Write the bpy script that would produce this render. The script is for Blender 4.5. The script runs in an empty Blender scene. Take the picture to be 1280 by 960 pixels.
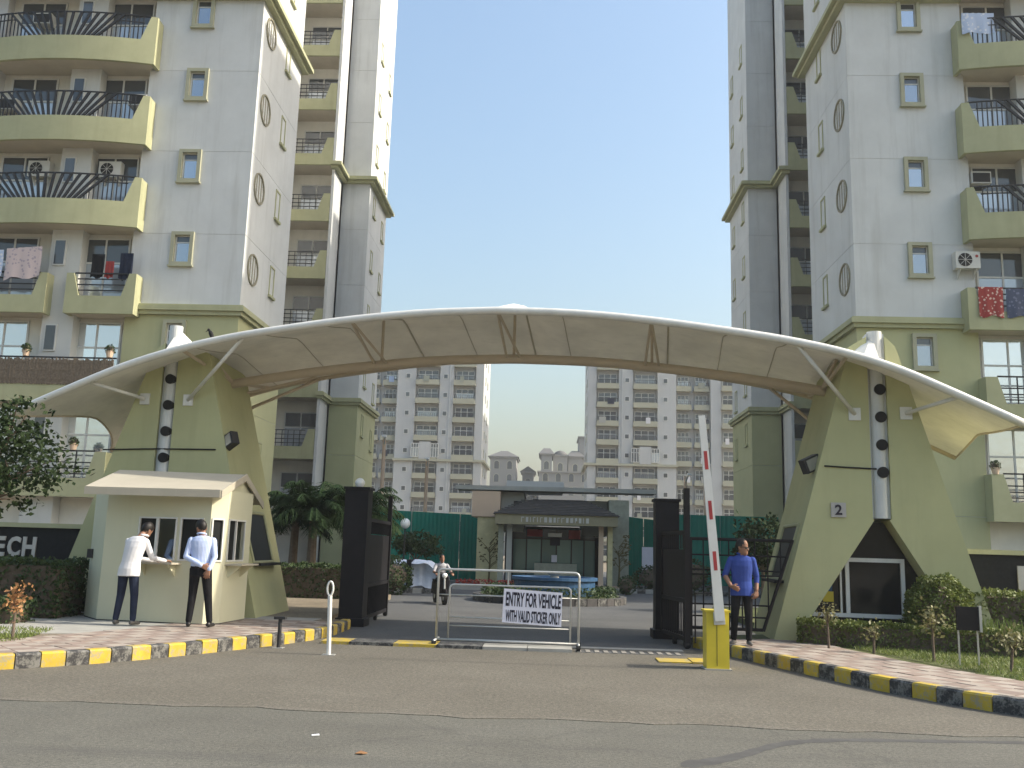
import bpy, bmesh, math, random
import numpy as np
from mathutils import Vector, Matrix
from math import sin, cos, pi, radians, sqrt, atan2

rnd = random.Random(7)
scene = bpy.context.scene
C = scene.collection

# ------------------------------------------------------------------ camera
cam_data = bpy.data.cameras.new("camera")
cam = bpy.data.objects.new("camera", cam_data)
C.objects.link(cam)
F_PX, PITCH, ROLL, YAW = 1170.0, radians(10.0), radians(1.65), radians(2.5)
cam_data.sensor_width = 36.0
cam_data.lens = 36.0 * F_PX / 1280.0
cam_data.clip_start = 0.1
cam_data.clip_end = 5000.0
cam.matrix_world = (Matrix.Translation((0, 0, 1.55)) @ Matrix.Rotation(YAW, 4, 'Z')
                    @ Matrix.Rotation(pi / 2 + PITCH, 4, 'X') @ Matrix.Rotation(ROLL, 4, 'Z'))
scene.camera = cam

# ------------------------------------------------------------------ light
SUN_EL, SUN_AZ = radians(37.0), radians(-0.6)      # azimuth from +x towards +y
sun_dir = Vector((cos(SUN_EL) * cos(SUN_AZ), cos(SUN_EL) * sin(SUN_AZ), sin(SUN_EL)))
ld = bpy.data.lights.new("sun", 'SUN')
ld.energy = 3.35
ld.angle = radians(0.55)
ld.color = (1.0, 0.93, 0.80)
lo = bpy.data.objects.new("sun", ld)
C.objects.link(lo)
lo.rotation_euler = sun_dir.to_track_quat('Z', 'Y').to_euler()
lo.location = (60, 0, 60)

world = bpy.data.worlds.new("World")
scene.world = world
world.use_nodes = True
wn = world.node_tree
bg = wn.nodes['Background']
sky = wn.nodes.new('ShaderNodeTexSky')
sky.sky_type = 'NISHITA'
sky.sun_disc = False
sky.sun_elevation = SUN_EL
sky.sun_rotation = pi / 2 - SUN_AZ
sky.air_density = 1.7
sky.dust_density = 5.0
sky.ozone_density = 3.4
wn.links.new(sky.outputs[0], bg.inputs[0])
bg.inputs[1].default_value = 0.15

scene.view_settings.view_transform = 'Standard'
scene.view_settings.look = 'None'
scene.view_settings.gamma = 1.0
scene.view_settings.exposure = 0.85

# ------------------------------------------------------------------ helpers
WORLD = {}          # object -> world matrix (kept by hand, the depsgraph is not updated here)


def tag(o, label=None, cat=None, group=None, kind=None):
    if label: o['label'] = label
    if cat: o['category'] = cat
    if group: o['group'] = group
    if kind: o['kind'] = kind
    return o


def thing(name, loc, label, cat, group=None, rz=0.0):
    o = bpy.data.objects.new(name, None)
    o.empty_display_size = 0.3
    C.objects.link(o)
    o.location = loc
    o.rotation_euler = (0, 0, rz)
    WORLD[o.name] = Matrix.Translation(loc) @ Matrix.Rotation(rz, 4, 'Z')
    return tag(o, label, cat, group)


class MB:
    """collects vertices and faces in world (or frame) coordinates"""

    def __init__(s):
        s.v, s.f, s.m = [], [], []

    def add(s, vs, fs, m=0):
        n = len(s.v)
        s.v.extend(tuple(v) for v in vs)
        s.f.extend(tuple(i + n for i in f) for f in fs)
        s.m.extend([m] * len(fs))
        return s

    def box(s, x0, x1, y0, y1, z0, z1, m=0):
        x0, x1 = min(x0, x1), max(x0, x1)
        y0, y1 = min(y0, y1), max(y0, y1)
        z0, z1 = min(z0, z1), max(z0, z1)
        vs = [(x0, y0, z0), (x1, y0, z0), (x1, y1, z0), (x0, y1, z0), (x0, y0, z1), (x1, y0, z1), (x1, y1, z1), (x0, y1, z1)]
        return s.add(vs, [(3, 2, 1, 0), (4, 5, 6, 7), (0, 1, 5, 4), (1, 2, 6, 5), (2, 3, 7, 6), (3, 0, 4, 7)], m)

    def quad(s, a, b, c, d, m=0):
        return s.add([a, b, c, d], [(0, 1, 2, 3)], m)

    def prism(s, poly, d0, d1, m=0):
        """poly: list of 3-D points, extruded from offset d0 to d1 (vectors)"""
        n = len(poly)
        d0, d1 = Vector(d0), Vector(d1)
        vs = [tuple(Vector(p) + d0) for p in poly] + [tuple(Vector(p) + d1) for p in poly]
        fs = [tuple(reversed(range(n))), tuple(range(n, 2 * n))]
        fs += [(i, (i + 1) % n, n + (i + 1) % n, n + i) for i in range(n)]
        return s.add(vs, fs, m)

    def tube(s, pts, r, n=8, m=0, cap=True):
        pts = [Vector(p) for p in pts]
        rs = r if isinstance(r, (list, tuple)) else [r] * len(pts)
        vs = []
        prev = None
        for i, p in enumerate(pts):
            t = (pts[min(i + 1, len(pts) - 1)] - pts[max(i - 1, 0)]).normalized()
            if prev is None:
                a = Vector((0, 0, 1)) if abs(t.z) < 0.9 else Vector((1, 0, 0))
                u = t.cross(a).normalized()
            else:
                u = (prev - t * prev.dot(t)).normalized()
            prev = u
            w = t.cross(u)
            for k in range(n):
                a = 2 * pi * (k + 0.5) / n
                vs.append(tuple(p + (u * cos(a) + w * sin(a)) * rs[i]))
        fs = []
        for i in range(len(pts) - 1):
            for k in range(n):
                k2 = (k + 1) % n
                fs.append((i * n + k, i * n + k2, (i + 1) * n + k2, (i + 1) * n + k))
        if cap:
            fs.append(tuple(reversed(range(n))))
            fs.append(tuple(range((len(pts) - 1) * n, len(pts) * n)))
        return s.add(vs, fs, m)

    def lathe(s, c, prof, n=16, m=0):
        """prof: list of (r, z) bottom to top"""
        vs = []
        for r, z in prof:
            for k in range(n):
                a = 2 * pi * k / n
                vs.append((c[0] + r * cos(a), c[1] + r * sin(a), c[2] + z))
        fs = []
        for i in range(len(prof) - 1):
            for k in range(n):
                k2 = (k + 1) % n
                fs.append((i * n + k, i * n + k2, (i + 1) * n + k2, (i + 1) * n + k))
        fs.append(tuple(reversed(range(n))))
        fs.append(tuple(range((len(prof) - 1) * n, len(prof) * n)))
        return s.add(vs, fs, m)

    def ball(s, c, r, n=10, m=0):
        rr = r if isinstance(r, (tuple, list)) else (r, r, r)
        k = max(4, n // 2)
        vs, fs = [], []
        for i in range(1, k):
            a = pi * i / k
            for j in range(n):
                b = 2 * pi * j / n
                vs.append((c[0] + rr[0] * sin(a) * cos(b), c[1] + rr[1] * sin(a) * sin(b), c[2] - rr[2] * cos(a)))
        lo_, hi_ = len(vs), len(vs) + 1
        vs += [(c[0], c[1], c[2] - rr[2]), (c[0], c[1], c[2] + rr[2])]
        for i in range(k - 2):
            for j in range(n):
                j2 = (j + 1) % n
                fs.append((i * n + j, i * n + j2, (i + 1) * n + j2, (i + 1) * n + j))
        for j in range(n):
            j2 = (j + 1) % n
            fs.append((lo_, j2, j))
            fs.append((hi_, (k - 2) * n + j, (k - 2) * n + j2))
        return s.add(vs, fs, m)

    def mesh(s, name, mats, T=None, smooth=False):
        me = bpy.data.meshes.new(name)
        vs = s.v if T is None else [tuple(T @ Vector(v)) for v in s.v]
        me.from_pydata(vs, [], s.f)
        for mt in (mats if isinstance(mats, (list, tuple)) else [mats]):
            me.materials.append(mt)
        if any(s.m):
            me.polygons.foreach_set('material_index', s.m)
        if smooth:
            me.polygons.foreach_set('use_smooth', [True] * len(me.polygons))
        me.update()
        return me

    def build(s, name, mats, parent=None, T=None, smooth=False):
        """T: frame the coordinates are given in (None = world)"""
        M = T.copy() if T is not None else Matrix()
        if parent is not None:
            M = WORLD[parent.name].inverted() @ M
        me = s.mesh(name, mats, M, smooth)
        return put(name, me, parent)


def put(name, me, parent=None, loc=None, rz=0.0, rx=0.0, ry=0.0):
    """an object from a mesh; loc is a WORLD position when parent has no rotation"""
    o = bpy.data.objects.new(name, me)
    C.objects.link(o)
    W = Matrix()
    if parent is not None:
        o.parent = parent
        W = WORLD[parent.name]
    if loc is not None:
        l = W.inverted() @ Vector(loc)
        o.location = l
        o.rotation_euler = (rx, ry, rz)
        WORLD[o.name] = W @ Matrix.Translation(l) @ Matrix.Rotation(rz, 4, 'Z')
    else:
        WORLD[o.name] = W.copy()
    return o


def text_mesh(name, body, size, mat, depth=0.01, bold=0.0, sx=1.0):
    """flat lettering as a mesh lying in the xz plane, facing -y, origin bottom-left"""
    cu = bpy.data.curves.new(name, 'FONT')
    cu.body = body
    cu.size = size
    cu.extrude = depth
    cu.offset = bold
    cu.resolution_u = 3
    o = bpy.data.objects.new(name, cu)
    C.objects.link(o)
    dg = bpy.context.evaluated_depsgraph_get()
    me = bpy.data.meshes.new_from_object(o.evaluated_get(dg))
    bpy.data.objects.remove(o)
    bpy.data.curves.remove(cu)
    me.transform(Matrix.Scale(sx, 4, (1, 0, 0)))
    me.transform(Matrix.Rotation(pi / 2, 4, 'X'))
    me.materials.clear()
    me.materials.append(mat)
    return me


# ------------------------------------------------------------------ materials
def nodes(name):
    m = bpy.data.materials.new(name)
    m.use_nodes = True
    nt = m.node_tree
    b = nt.nodes['Principled BSDF']
    return m, nt, b


def N(nt, t, **kw):
    n = nt.nodes.new(t)
    for k, v in kw.items():
        if k in n.inputs: n.inputs[k].default_value = v
        else: setattr(n, k, v)
    return n


def pos(nt, scale=(1, 1, 1)):
    g = N(nt, 'ShaderNodeNewGeometry')
    mp = N(nt, 'ShaderNodeMapping')
    mp.inputs['Scale'].default_value = scale
    nt.links.new(g.outputs['Position'], mp.inputs['Vector'])
    return mp.outputs[0]


def noise(nt, vec, scale, detail=4.0, rough=0.6):
    n = N(nt, 'ShaderNodeTexNoise')
    n.inputs['Scale'].default_value = scale
    n.inputs['Detail'].default_value = detail
    n.inputs['Roughness'].default_value = rough
    nt.links.new(vec, n.inputs['Vector'])
    return n.outputs['Fac']


def ramp(nt, fac, stops):
    r = N(nt, 'ShaderNodeValToRGB')
    el = r.color_ramp.elements
    while len(el) < len(stops): el.new(0.5)
    for e, (p, c) in zip(el, stops):
        e.position = p
        e.color = (*c, 1) if len(c) == 3 else c
    nt.links.new(fac, r.inputs[0])
    return r.outputs[0]


def mixc(nt, fac, a, b, blend='MIX'):
    m = N(nt, 'ShaderNodeMix', data_type='RGBA', blend_type=blend)
    for i, s in ((0, fac), (6, a), (7, b)):
        if isinstance(s, (int, float)): m.inputs[i].default_value = s
        elif isinstance(s, tuple): m.inputs[i].default_value = (*s, 1) if len(s) == 3 else s
        else: nt.links.new(s, m.inputs[i])
    return m.outputs[2]


def bump(nt, b, h, strength=0.3, dist=0.01):
    n = N(nt, 'ShaderNodeBump')
    n.inputs['Strength'].default_value = strength
    n.inputs['Distance'].default_value = dist
    nt.links.new(h, n.inputs['Height'])
    nt.links.new(n.outputs[0], b.inputs['Normal'])


def sc(c, k): return tuple(max(0.0, min(1.0, x * k)) for x in c)


def mat(name, col, rough=0.7, metal=0.0, var=0.12, scale=3.0, grit=0.0, streak=0.0, spec=0.3, dirt=None, bscale=60.0, vary=0.0):
    """plain painted or raw surface with blotches, optional rain streaks and fine relief"""
    m, nt, b = nodes(name)
    p = pos(nt)
    f = noise(nt, p, scale, 5.0, 0.65)
    c = ramp(nt, f, [(0.28, sc(col, 1 - var)), (0.72, sc(col, 1 + var))])
    if streak:
        f2 = noise(nt, pos(nt, (1.6, 1.6, 0.10)), 1.5, 6.0, 0.7)
        d = dirt or sc(col, 0.55)
        k = N(nt, 'ShaderNodeMapRange')
        k.inputs['From Min'].default_value = 0.52
        k.inputs['From Max'].default_value = 0.80
        k.inputs['To Max'].default_value = streak
        nt.links.new(f2, k.inputs['Value'])
        c = mixc(nt, k.outputs[0], c, d)
    if vary:
        oi = N(nt, 'ShaderNodeObjectInfo')
        k = N(nt, 'ShaderNodeMapRange')
        k.inputs['To Min'].default_value = 1 - vary
        k.inputs['To Max'].default_value = 1 + vary
        nt.links.new(oi.outputs['Random'], k.inputs['Value'])
        c = mixc(nt, 1.0, c, k.outputs[0], 'MULTIPLY')
    nt.links.new(c, b.inputs['Base Color'])
    b.inputs['Roughness'].default_value = rough
    b.inputs['Metallic'].default_value = metal
    b.inputs['Specular IOR Level'].default_value = spec
    if grit:
        bump(nt, b, noise(nt, p, bscale, 3.0, 0.7), grit, 0.004)
    return m


def worn_paint(name, col, under, amount=0.5):
    """kerb paint worn through to the concrete"""
    m, nt, b = nodes(name)
    p = pos(nt)
    f = noise(nt, p, 9.0, 6.0, 0.7)
    f2 = noise(nt, p, 45.0, 4.0, 0.7)
    mx = N(nt, 'ShaderNodeMath', operation='MULTIPLY_ADD')
    mx.inputs[1].default_value = 0.5
    nt.links.new(f2, mx.inputs[0])
    nt.links.new(f, mx.inputs[2])
    k = N(nt, 'ShaderNodeMapRange')
    k.inputs['From Min'].default_value = 0.98 - amount * 0.45
    k.inputs['From Max'].default_value = 1.06 - amount * 0.35
    nt.links.new(mx.outputs[0], k.inputs['Value'])
    base = ramp(nt, noise(nt, p, 5.0), [(0.3, sc(col, 0.82)), (0.7, sc(col, 1.12))])
    c = mixc(nt, k.outputs[0], base, under)
    nt.links.new(c, b.inputs['Base Color'])
    b.inputs['Roughness'].default_value = 0.75
    bump(nt, b, f2, 0.5, 0.006)
    return m


def ground_mat(name, stops, grit, fine=220.0, streaks=True, dark=(0.05, 0.05, 0.05), cracks=0.0):
    """asphalt / concrete: broad patches, aggregate speckle, faint tyre lines along x, cracks"""
    m, nt, b = nodes(name)
    p = pos(nt)
    c = ramp(nt, noise(nt, p, 0.55, 6.0, 0.62), stops)
    sp = noise(nt, p, fine, 2.0, 0.8)
    sp2 = noise(nt, p, fine * .33, 3.0, 0.75)
    c = mixc(nt, 0.5, c, ramp(nt, sp2, [(0.34, (0.22, 0.22, 0.22)), (0.50, (0.5, 0.5, 0.5)), (0.68, (0.80, 0.79, 0.77))]), 'OVERLAY')
    c = mixc(nt, 0.55, c, ramp(nt, sp, [(0.36, (0.25, 0.25, 0.25)), (0.52, (0.5, 0.5, 0.5)), (0.66, (0.86, 0.86, 0.84))]), 'OVERLAY')
    if streaks:
        st = noise(nt, pos(nt, (0.12, 2.2, 1)), 1.0, 5.0, 0.6)
        c = mixc(nt, ramp(nt, st, [(0.50, (0, 0, 0)), (0.72, (0.45, 0.45, 0.45))]), c, dark)
    blot = noise(nt, p, 2.3, 3.0, 0.5)
    c = mixc(nt, ramp(nt, blot, [(0.60, (0, 0, 0)), (0.74, (0.30, 0.30, 0.30))]), c, dark)
    if cracks:
        vo = N(nt, 'ShaderNodeTexVoronoi', feature='DISTANCE_TO_EDGE')
        vo.inputs['Scale'].default_value = 0.35
        wv = N(nt, 'ShaderNodeVectorMath', operation='ADD')
        nz = N(nt, 'ShaderNodeTexNoise')
        nz.inputs['Scale'].default_value = 1.2
        nz.inputs['Detail'].default_value = 5.0
        nt.links.new(p, nz.inputs['Vector'])
        nt.links.new(p, wv.inputs[0])
        nt.links.new(nz.outputs['Color'], wv.inputs[1])
        nt.links.new(wv.outputs[0], vo.inputs['Vector'])
        c = mixc(nt, ramp(nt, vo.outputs['Distance'], [(0.0, (cracks,) * 3), (0.012, (0, 0, 0))]), c, sc(dark, 0.7))
    nt.links.new(c, b.inputs['Base Color'])
    b.inputs['Roughness'].default_value = 0.88
    b.inputs['Specular IOR Level'].default_value = 0.25
    bump(nt, b, sp, grit, 0.006)
    return m


def leaf_mat(name, a, b_, trans=0.25, rough=0.55, spec=0.35):
    m, nt, b = nodes(name)
    f = noise(nt, pos(nt), 14.0, 3.0, 0.6)
    f2 = noise(nt, pos(nt), 1.7, 3.0, 0.6)
    c = ramp(nt, f, [(0.3, a), (0.7, b_)])
    c = mixc(nt, ramp(nt, f2, [(0.35, (0, 0, 0)), (0.7, (0.55, 0.55, 0.55))]), c, sc(b_, 1.25))
    nt.links.new(c, b.inputs['Base Color'])
    b.inputs['Roughness'].default_value = rough
    b.inputs['Specular IOR Level'].default_value = spec
    tr = N(nt, 'ShaderNodeBsdfTranslucent')
    nt.links.new(c, tr.inputs['Color'])
    ms = N(nt, 'ShaderNodeMixShader')
    ms.inputs[0].default_value = trans
    nt.links.new(b.outputs[0], ms.inputs[1])
    nt.links.new(tr.outputs[0], ms.inputs[2])
    nt.links.new(ms.outputs[0], nt.nodes['Material Output'].inputs['Surface'])
    return m


def glass_mat(name, col, refl=0.6, rough=0.04, lo=0.72):
    """coated window glass: mirrors the sky, dark behind; panes are a little wavy"""
    m, nt, b = nodes(name)
    oi = N(nt, 'ShaderNodeObjectInfo')
    c = mixc(nt, oi.outputs['Random'], sc(col, lo), sc(col, 1.15))
    nt.links.new(c, b.inputs['Base Color'])
    b.inputs['Metallic'].default_value = refl
    b.inputs['Roughness'].default_value = rough
    b.inputs['Specular IOR Level'].default_value = 0.8
    bump(nt, b, noise(nt, pos(nt), 1.8, 2.0, 0.5), 0.12, 0.03)
    return m


def fabric_mat(name, col, trans=0.18, weave=0.0):
    m, nt, b = nodes(name)
    p = pos(nt)
    c = ramp(nt, noise(nt, p, 1.3, 5.0, 0.6), [(0.3, sc(col, 0.86)), (0.7, sc(col, 1.08))])
    c = mixc(nt, ramp(nt, noise(nt, pos(nt, (0.6, 1.5, 1)), 4.0, 5.0), [(0.55, (0, 0, 0)), (0.8, (0.35, 0.35, 0.35))]), c, sc(col, 0.6))
    nt.links.new(c, b.inputs['Base Color'])
    b.inputs['Roughness'].default_value = 0.6
    b.inputs['Specular IOR Level'].default_value = 0.25
    tr = N(nt, 'ShaderNodeBsdfTranslucent')
    nt.links.new(c, tr.inputs['Color'])
    ms = N(nt, 'ShaderNodeMixShader')
    ms.inputs[0].default_value = trans
    nt.links.new(b.outputs[0], ms.inputs[1])
    nt.links.new(tr.outputs[0], ms.inputs[2])
    nt.links.new(ms.outputs[0], nt.nodes['Material Output'].inputs['Surface'])
    return m


def stripe_mat(name, a, b_, scale, rough=0.8, axis=0):
    """woven stripes in object space"""
    m, nt, b = nodes(name)
    tc = N(nt, 'ShaderNodeTexCoord')
    w = N(nt, 'ShaderNodeTexWave', bands_direction=('X', 'Y', 'Z')[axis])
    w.inputs['Scale'].default_value = scale
    w.inputs['Distortion'].default_value = 0.6
    nt.links.new(tc.outputs['Object'], w.inputs['Vector'])
    c = ramp(nt, w.outputs['Fac'], [(0.3, a), (0.7, b_)])
    nt.links.new(c, b.inputs['Base Color'])
    b.inputs['Roughness'].default_value = rough
    b.inputs['Specular IOR Level'].default_value = 0.15
    bump(nt, b, noise(nt, tc.outputs['Object'], 6.5, 2.0, 0.5), 0.35, 0.03)
    return m


def cloth_mat(name, col, var=0.15):
    m, nt, b = nodes(name)
    p = pos(nt)
    c = ramp(nt, noise(nt, p, 7.0, 4.0, 0.6), [(0.3, sc(col, 1 - var)), (0.7, sc(col, 1 + var))])
    nt.links.new(c, b.inputs['Base Color'])
    b.inputs['Roughness'].default_value = 0.85
    b.inputs['Specular IOR Level'].default_value = 0.12
    bump(nt, b, noise(nt, p, 6.5, 2.0, 0.5), 0.35, 0.03)
    return m


def print_mat(name, base, spots, scale):
    """patterned cloth"""
    m, nt, b = nodes(name)
    vo = N(nt, 'ShaderNodeTexVoronoi')
    vo.inputs['Scale'].default_value = scale
    nt.links.new(pos(nt), vo.inputs['Vector'])
    c = ramp(nt, vo.outputs['Distance'], [(0.28, spots), (0.36, base)])
    nt.links.new(c, b.inputs['Base Color'])
    b.inputs['Roughness'].default_value = 0.85
    return m


M = {}
M['white'] = mat('white_wall_paint', (0.57, 0.58, 0.57), 0.85, var=0.085, scale=0.6, grit=0.25, streak=0.55, dirt=(0.36, 0.355, 0.33), bscale=25)
M['white_pale'] = mat('pier_paint', (0.55, 0.55, 0.52), 0.85, var=0.06, scale=0.8, grit=0.2, streak=0.35, dirt=(0.36, 0.35, 0.32), bscale=25)
M['khaki'] = mat('khaki_wall_paint', (0.42, 0.42, 0.24), 0.85, var=0.07, scale=0.7, grit=0.25, streak=0.3, dirt=(0.30, 0.30, 0.18), bscale=25)
M['trim'] = mat('khaki_trim_paint', (0.39, 0.39, 0.235), 0.8, var=0.09, scale=1.4, grit=0.15, streak=0.45, dirt=(0.27, 0.25, 0.15))
M['soffit'] = mat('balcony_soffit', (0.52, 0.47, 0.38), 0.9, var=0.1, scale=1.2)
M['surround'] = mat('window_surround_paint', (0.37, 0.365, 0.26), 0.8, var=0.09, scale=1.4, streak=0.4, dirt=(0.30, 0.28, 0.2))
M['groove'] = mat('joint_backing', (0.50, 0.50, 0.49), 0.95, var=0.1)
M['recess'] = mat('recess_wall_paint', (0.70, 0.68, 0.61), 0.85, var=0.08, scale=1.0, streak=0.25)
M['alu'] = mat('window_frame_paint', (0.60, 0.60, 0.57), 0.5, var=0.06, spec=0.4)
M['black'] = mat('black_rail_paint', (0.018, 0.018, 0.020), 0.5, var=0.3, spec=0.4)
M['gate_black'] = mat('black_gate_paint', (0.011, 0.010, 0.012), 0.55, var=0.35, scale=2.0, spec=0.2, grit=0.1)
M['glass'] = glass_mat('window_glass', (0.42, 0.47, 0.53), 0.75)
M['glass_dark'] = glass_mat('dark_window_glass', (0.10, 0.11, 0.12), 0.35)
M['glass_door'] = glass_mat('balcony_door_glass', (0.46, 0.51, 0.56), 0.35, 0.10)
M['glass_sky'] = glass_mat('sky_mirroring_glass', (0.80, 0.84, 0.88), 0.8, 0.08, 0.85)
M['glass_guard'] = mat('guard_room_glass', (0.016, 0.017, 0.017), 0.10, var=0.3, scale=1.5, spec=0.38)
M['glass_lobby'] = glass_mat('lobby_glass', (0.15, 0.25, 0.23), 0.3, 0.1)
M['glass_black'] = mat('unlit_room_glass', (0.012, 0.013, 0.013), 0.5, var=0.3, scale=1.5, spec=0.12)
M['glass_far'] = glass_mat('far_window_glass', (0.50, 0.53, 0.56), 0.6, 0.12, 0.15)
M['louvre'] = mat('round_vent_louvre', (0.27, 0.25, 0.18), 0.8, var=0.2, scale=8)
M['dark_in'] = mat('dark_room', (0.03, 0.028, 0.025), 0.95, var=0.3)
M['pillar'] = mat('pillar_paint', (0.43, 0.425, 0.235), 0.85, var=0.07, scale=0.9, grit=0.3, streak=0.32, dirt=(0.26, 0.25, 0.15), bscale=22)
M['pole'] = mat('grey_steel_paint', (0.52, 0.53, 0.52), 0.45, var=0.07, spec=0.4, streak=0.3)
M['steel_white'] = mat('white_steel_paint', (0.66, 0.65, 0.61), 0.4, var=0.07, scale=4, spec=0.45, streak=0.3)
M['beige_steel'] = mat('beige_steel_paint', (0.52, 0.44, 0.34), 0.5, var=0.06, spec=0.35)
M['membrane'] = fabric_mat('canopy_membrane', (0.82, 0.79, 0.71), 0.02)
M['seam'] = mat('membrane_seam', (0.50, 0.46, 0.38), 0.8, var=0.1)
M['booth'] = mat('booth_panel', (0.58, 0.565, 0.41), 0.55, var=0.04, scale=1.5, streak=0.25, dirt=(0.38, 0.36, 0.27), spec=0.3)
M['booth_roof'] = mat('booth_roof_sheet', (0.44, 0.40, 0.32), 0.6, var=0.07, scale=2, streak=0.2)
M['asphalt'] = ground_mat('road_asphalt', [(0.25, (0.096, 0.092, 0.079)), (0.5, (0.117, 0.113, 0.097)), (0.78, (0.142, 0.138, 0.119))], 0.8, 90, True, (0.075, 0.073, 0.068), 0.25)
M['apron'] = ground_mat('apron_concrete', [(0.25, (0.108, 0.099, 0.080)), (0.5, (0.126, 0.115, 0.094)), (0.78, (0.148, 0.137, 0.113))], 0.9, 75, False, (0.12, 0.11, 0.095), 0.2)
M['drive'] = ground_mat('driveway_asphalt', [(0.25, (0.075, 0.076, 0.076)), (0.5, (0.095, 0.096, 0.096)), (0.78, (0.12, 0.12, 0.118))], 0.4, 150, False, (0.07, 0.07, 0.07), 0.2)
M['soil'] = ground_mat('bare_soil', [(0.25, (0.15, 0.12, 0.085)), (0.5, (0.20, 0.165, 0.12)), (0.78, (0.26, 0.22, 0.16))], 0.6, 60, False, (0.10, 0.08, 0.055))
M['turf'] = ground_mat('lawn_soil', [(0.25, (0.055, 0.070, 0.022)), (0.5, (0.080, 0.092, 0.032)), (0.78, (0.12, 0.115, 0.055))], 0.6, 60, False, (0.06, 0.06, 0.03))
M['mortar'] = mat('tile_bedding', (0.27, 0.25, 0.22), 0.9, var=0.15, scale=4, grit=0.3)
M['concrete'] = mat('raw_concrete', (0.33, 0.32, 0.29), 0.9, var=0.15, scale=3, grit=0.4, streak=0.2)
M['kerb_yellow'] = worn_paint('kerb_yellow_paint', (0.47, 0.33, 0.03), (0.30, 0.26, 0.16), 0.55)
M['kerb_black'] = worn_paint('kerb_black_paint', (0.030, 0.029, 0.030), (0.16, 0.155, 0.14), 0.62)
M['tile_pink'] = mat('pink_paver', (0.25, 0.195, 0.165), 0.85, var=0.12, scale=5, grit=0.3, vary=0.10)
M['tile_cream'] = mat('cream_paver', (0.32, 0.275, 0.235), 0.85, var=0.12, scale=5, grit=0.3, vary=0.10)
M['grass'] = leaf_mat('grass_blade', (0.08, 0.12, 0.028), (0.20, 0.235, 0.065), 0.3)
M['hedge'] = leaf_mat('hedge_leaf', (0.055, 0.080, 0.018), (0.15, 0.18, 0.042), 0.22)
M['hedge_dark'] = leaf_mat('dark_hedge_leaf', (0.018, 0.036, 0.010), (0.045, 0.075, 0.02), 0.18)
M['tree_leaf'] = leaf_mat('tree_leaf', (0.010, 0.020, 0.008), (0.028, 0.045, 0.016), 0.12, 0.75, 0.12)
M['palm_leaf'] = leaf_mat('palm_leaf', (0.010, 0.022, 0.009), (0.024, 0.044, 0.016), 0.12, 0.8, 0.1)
M['sapling_leaf'] = leaf_mat('sapling_leaf', (0.10, 0.11, 0.045), (0.22, 0.20, 0.09), 0.25)
M['red_leaf'] = leaf_mat('red_leaf', (0.24, 0.10, 0.05), (0.42, 0.24, 0.10), 0.25)
M['bark'] = mat('bark', (0.13, 0.10, 0.075), 0.95, var=0.3, scale=12, grit=0.6, bscale=30)
M['yellow'] = mat('yellow_cabinet_paint', (0.60, 0.47, 0.035), 0.4, var=0.08, scale=3, spec=0.45, streak=0.35, dirt=(0.35, 0.28, 0.06))
M['red'] = mat('red_reflector', (0.38, 0.05, 0.05), 0.5, var=0.15)
M['tube'] = mat('galvanised_tube', (0.50, 0.50, 0.48), 0.35, metal=0.5, var=0.12, scale=6)
M['banner'] = mat('banner_sheet', (0.72, 0.70, 0.78), 0.6, var=0.05)
M['ink'] = mat('dark_lettering', (0.025, 0.022, 0.035), 0.6, var=0.1)
M['letter'] = mat('steel_lettering', (0.50, 0.49, 0.46), 0.4, metal=0.3, var=0.1)
M['granite'] = mat('black_granite', (0.013, 0.014, 0.015), 0.6, var=0.3, scale=10, spec=0.2)
M['rubber'] = mat('black_rubber', (0.015, 0.015, 0.015), 0.8, var=0.2)
M['lamp_body'] = mat('floodlight_casting', (0.03, 0.03, 0.032), 0.5, var=0.2)
M['lamp_glass'] = glass_mat('floodlight_glass', (0.45, 0.44, 0.42), 0.5, 0.15)
M['globe'] = mat('lamp_globe', (0.80, 0.80, 0.78), 0.3, var=0.03, spec=0.5)
M['green_sheet'] = mat('green_hoarding', (0.012, 0.21, 0.15), 0.6, var=0.12, scale=1.2, streak=0.25, dirt=(0.01, 0.09, 0.065))
M['pink_wall'] = mat('pinkish_plaster', (0.60, 0.45, 0.33), 0.85, var=0.07, scale=1.2)
M['grey_wall'] = mat('grey_plaster', (0.36, 0.36, 0.33), 0.85, var=0.08, scale=1.2, streak=0.25)
M['tan_wall'] = mat('tan_stone', (0.52, 0.47, 0.27), 0.85, var=0.16, scale=5)
M['tan_dark'] = mat('dull_stone', (0.30, 0.31, 0.25), 0.85, var=0.16, scale=5)
M['mural'] = mat('mural_tree_relief', (0.13, 0.11, 0.05), 0.85, var=0.2)
M['shingle'] = mat('dark_shingle', (0.075, 0.07, 0.068), 0.85, var=0.25, scale=5, grit=0.4)
M['fascia'] = mat('olive_fascia', (0.28, 0.25, 0.16), 0.75, var=0.1)
M['red_sign'] = mat('red_sign', (0.30, 0.035, 0.03), 0.5, var=0.15)
M['blue_tile'] = mat('blue_basin_tile', (0.035, 0.09, 0.18), 0.5, var=0.2, scale=6)
M['cover'] = cloth_mat('white_car_cover', (0.62, 0.66, 0.74), 0.08)
M['bamboo'] = mat('reed_screen', (0.17, 0.135, 0.10), 0.9, var=0.35, scale=14)
M['ac'] = mat('ac_casing', (0.58, 0.57, 0.53), 0.55, var=0.05)
M['ac_dark'] = mat('ac_fan_opening', (0.025, 0.025, 0.025), 0.7, var=0.2)
M['far_white'] = mat('far_tower_paint', (0.48, 0.485, 0.475), 0.85, var=0.06, scale=0.25, streak=0.25)
M['far_trim'] = mat('far_tower_trim', (0.40, 0.39, 0.295), 0.85, var=0.06, scale=0.3)
M['far_stone'] = mat('far_villa_stone', (0.27, 0.265, 0.25), 0.85, var=0.06, scale=0.2)
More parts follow.
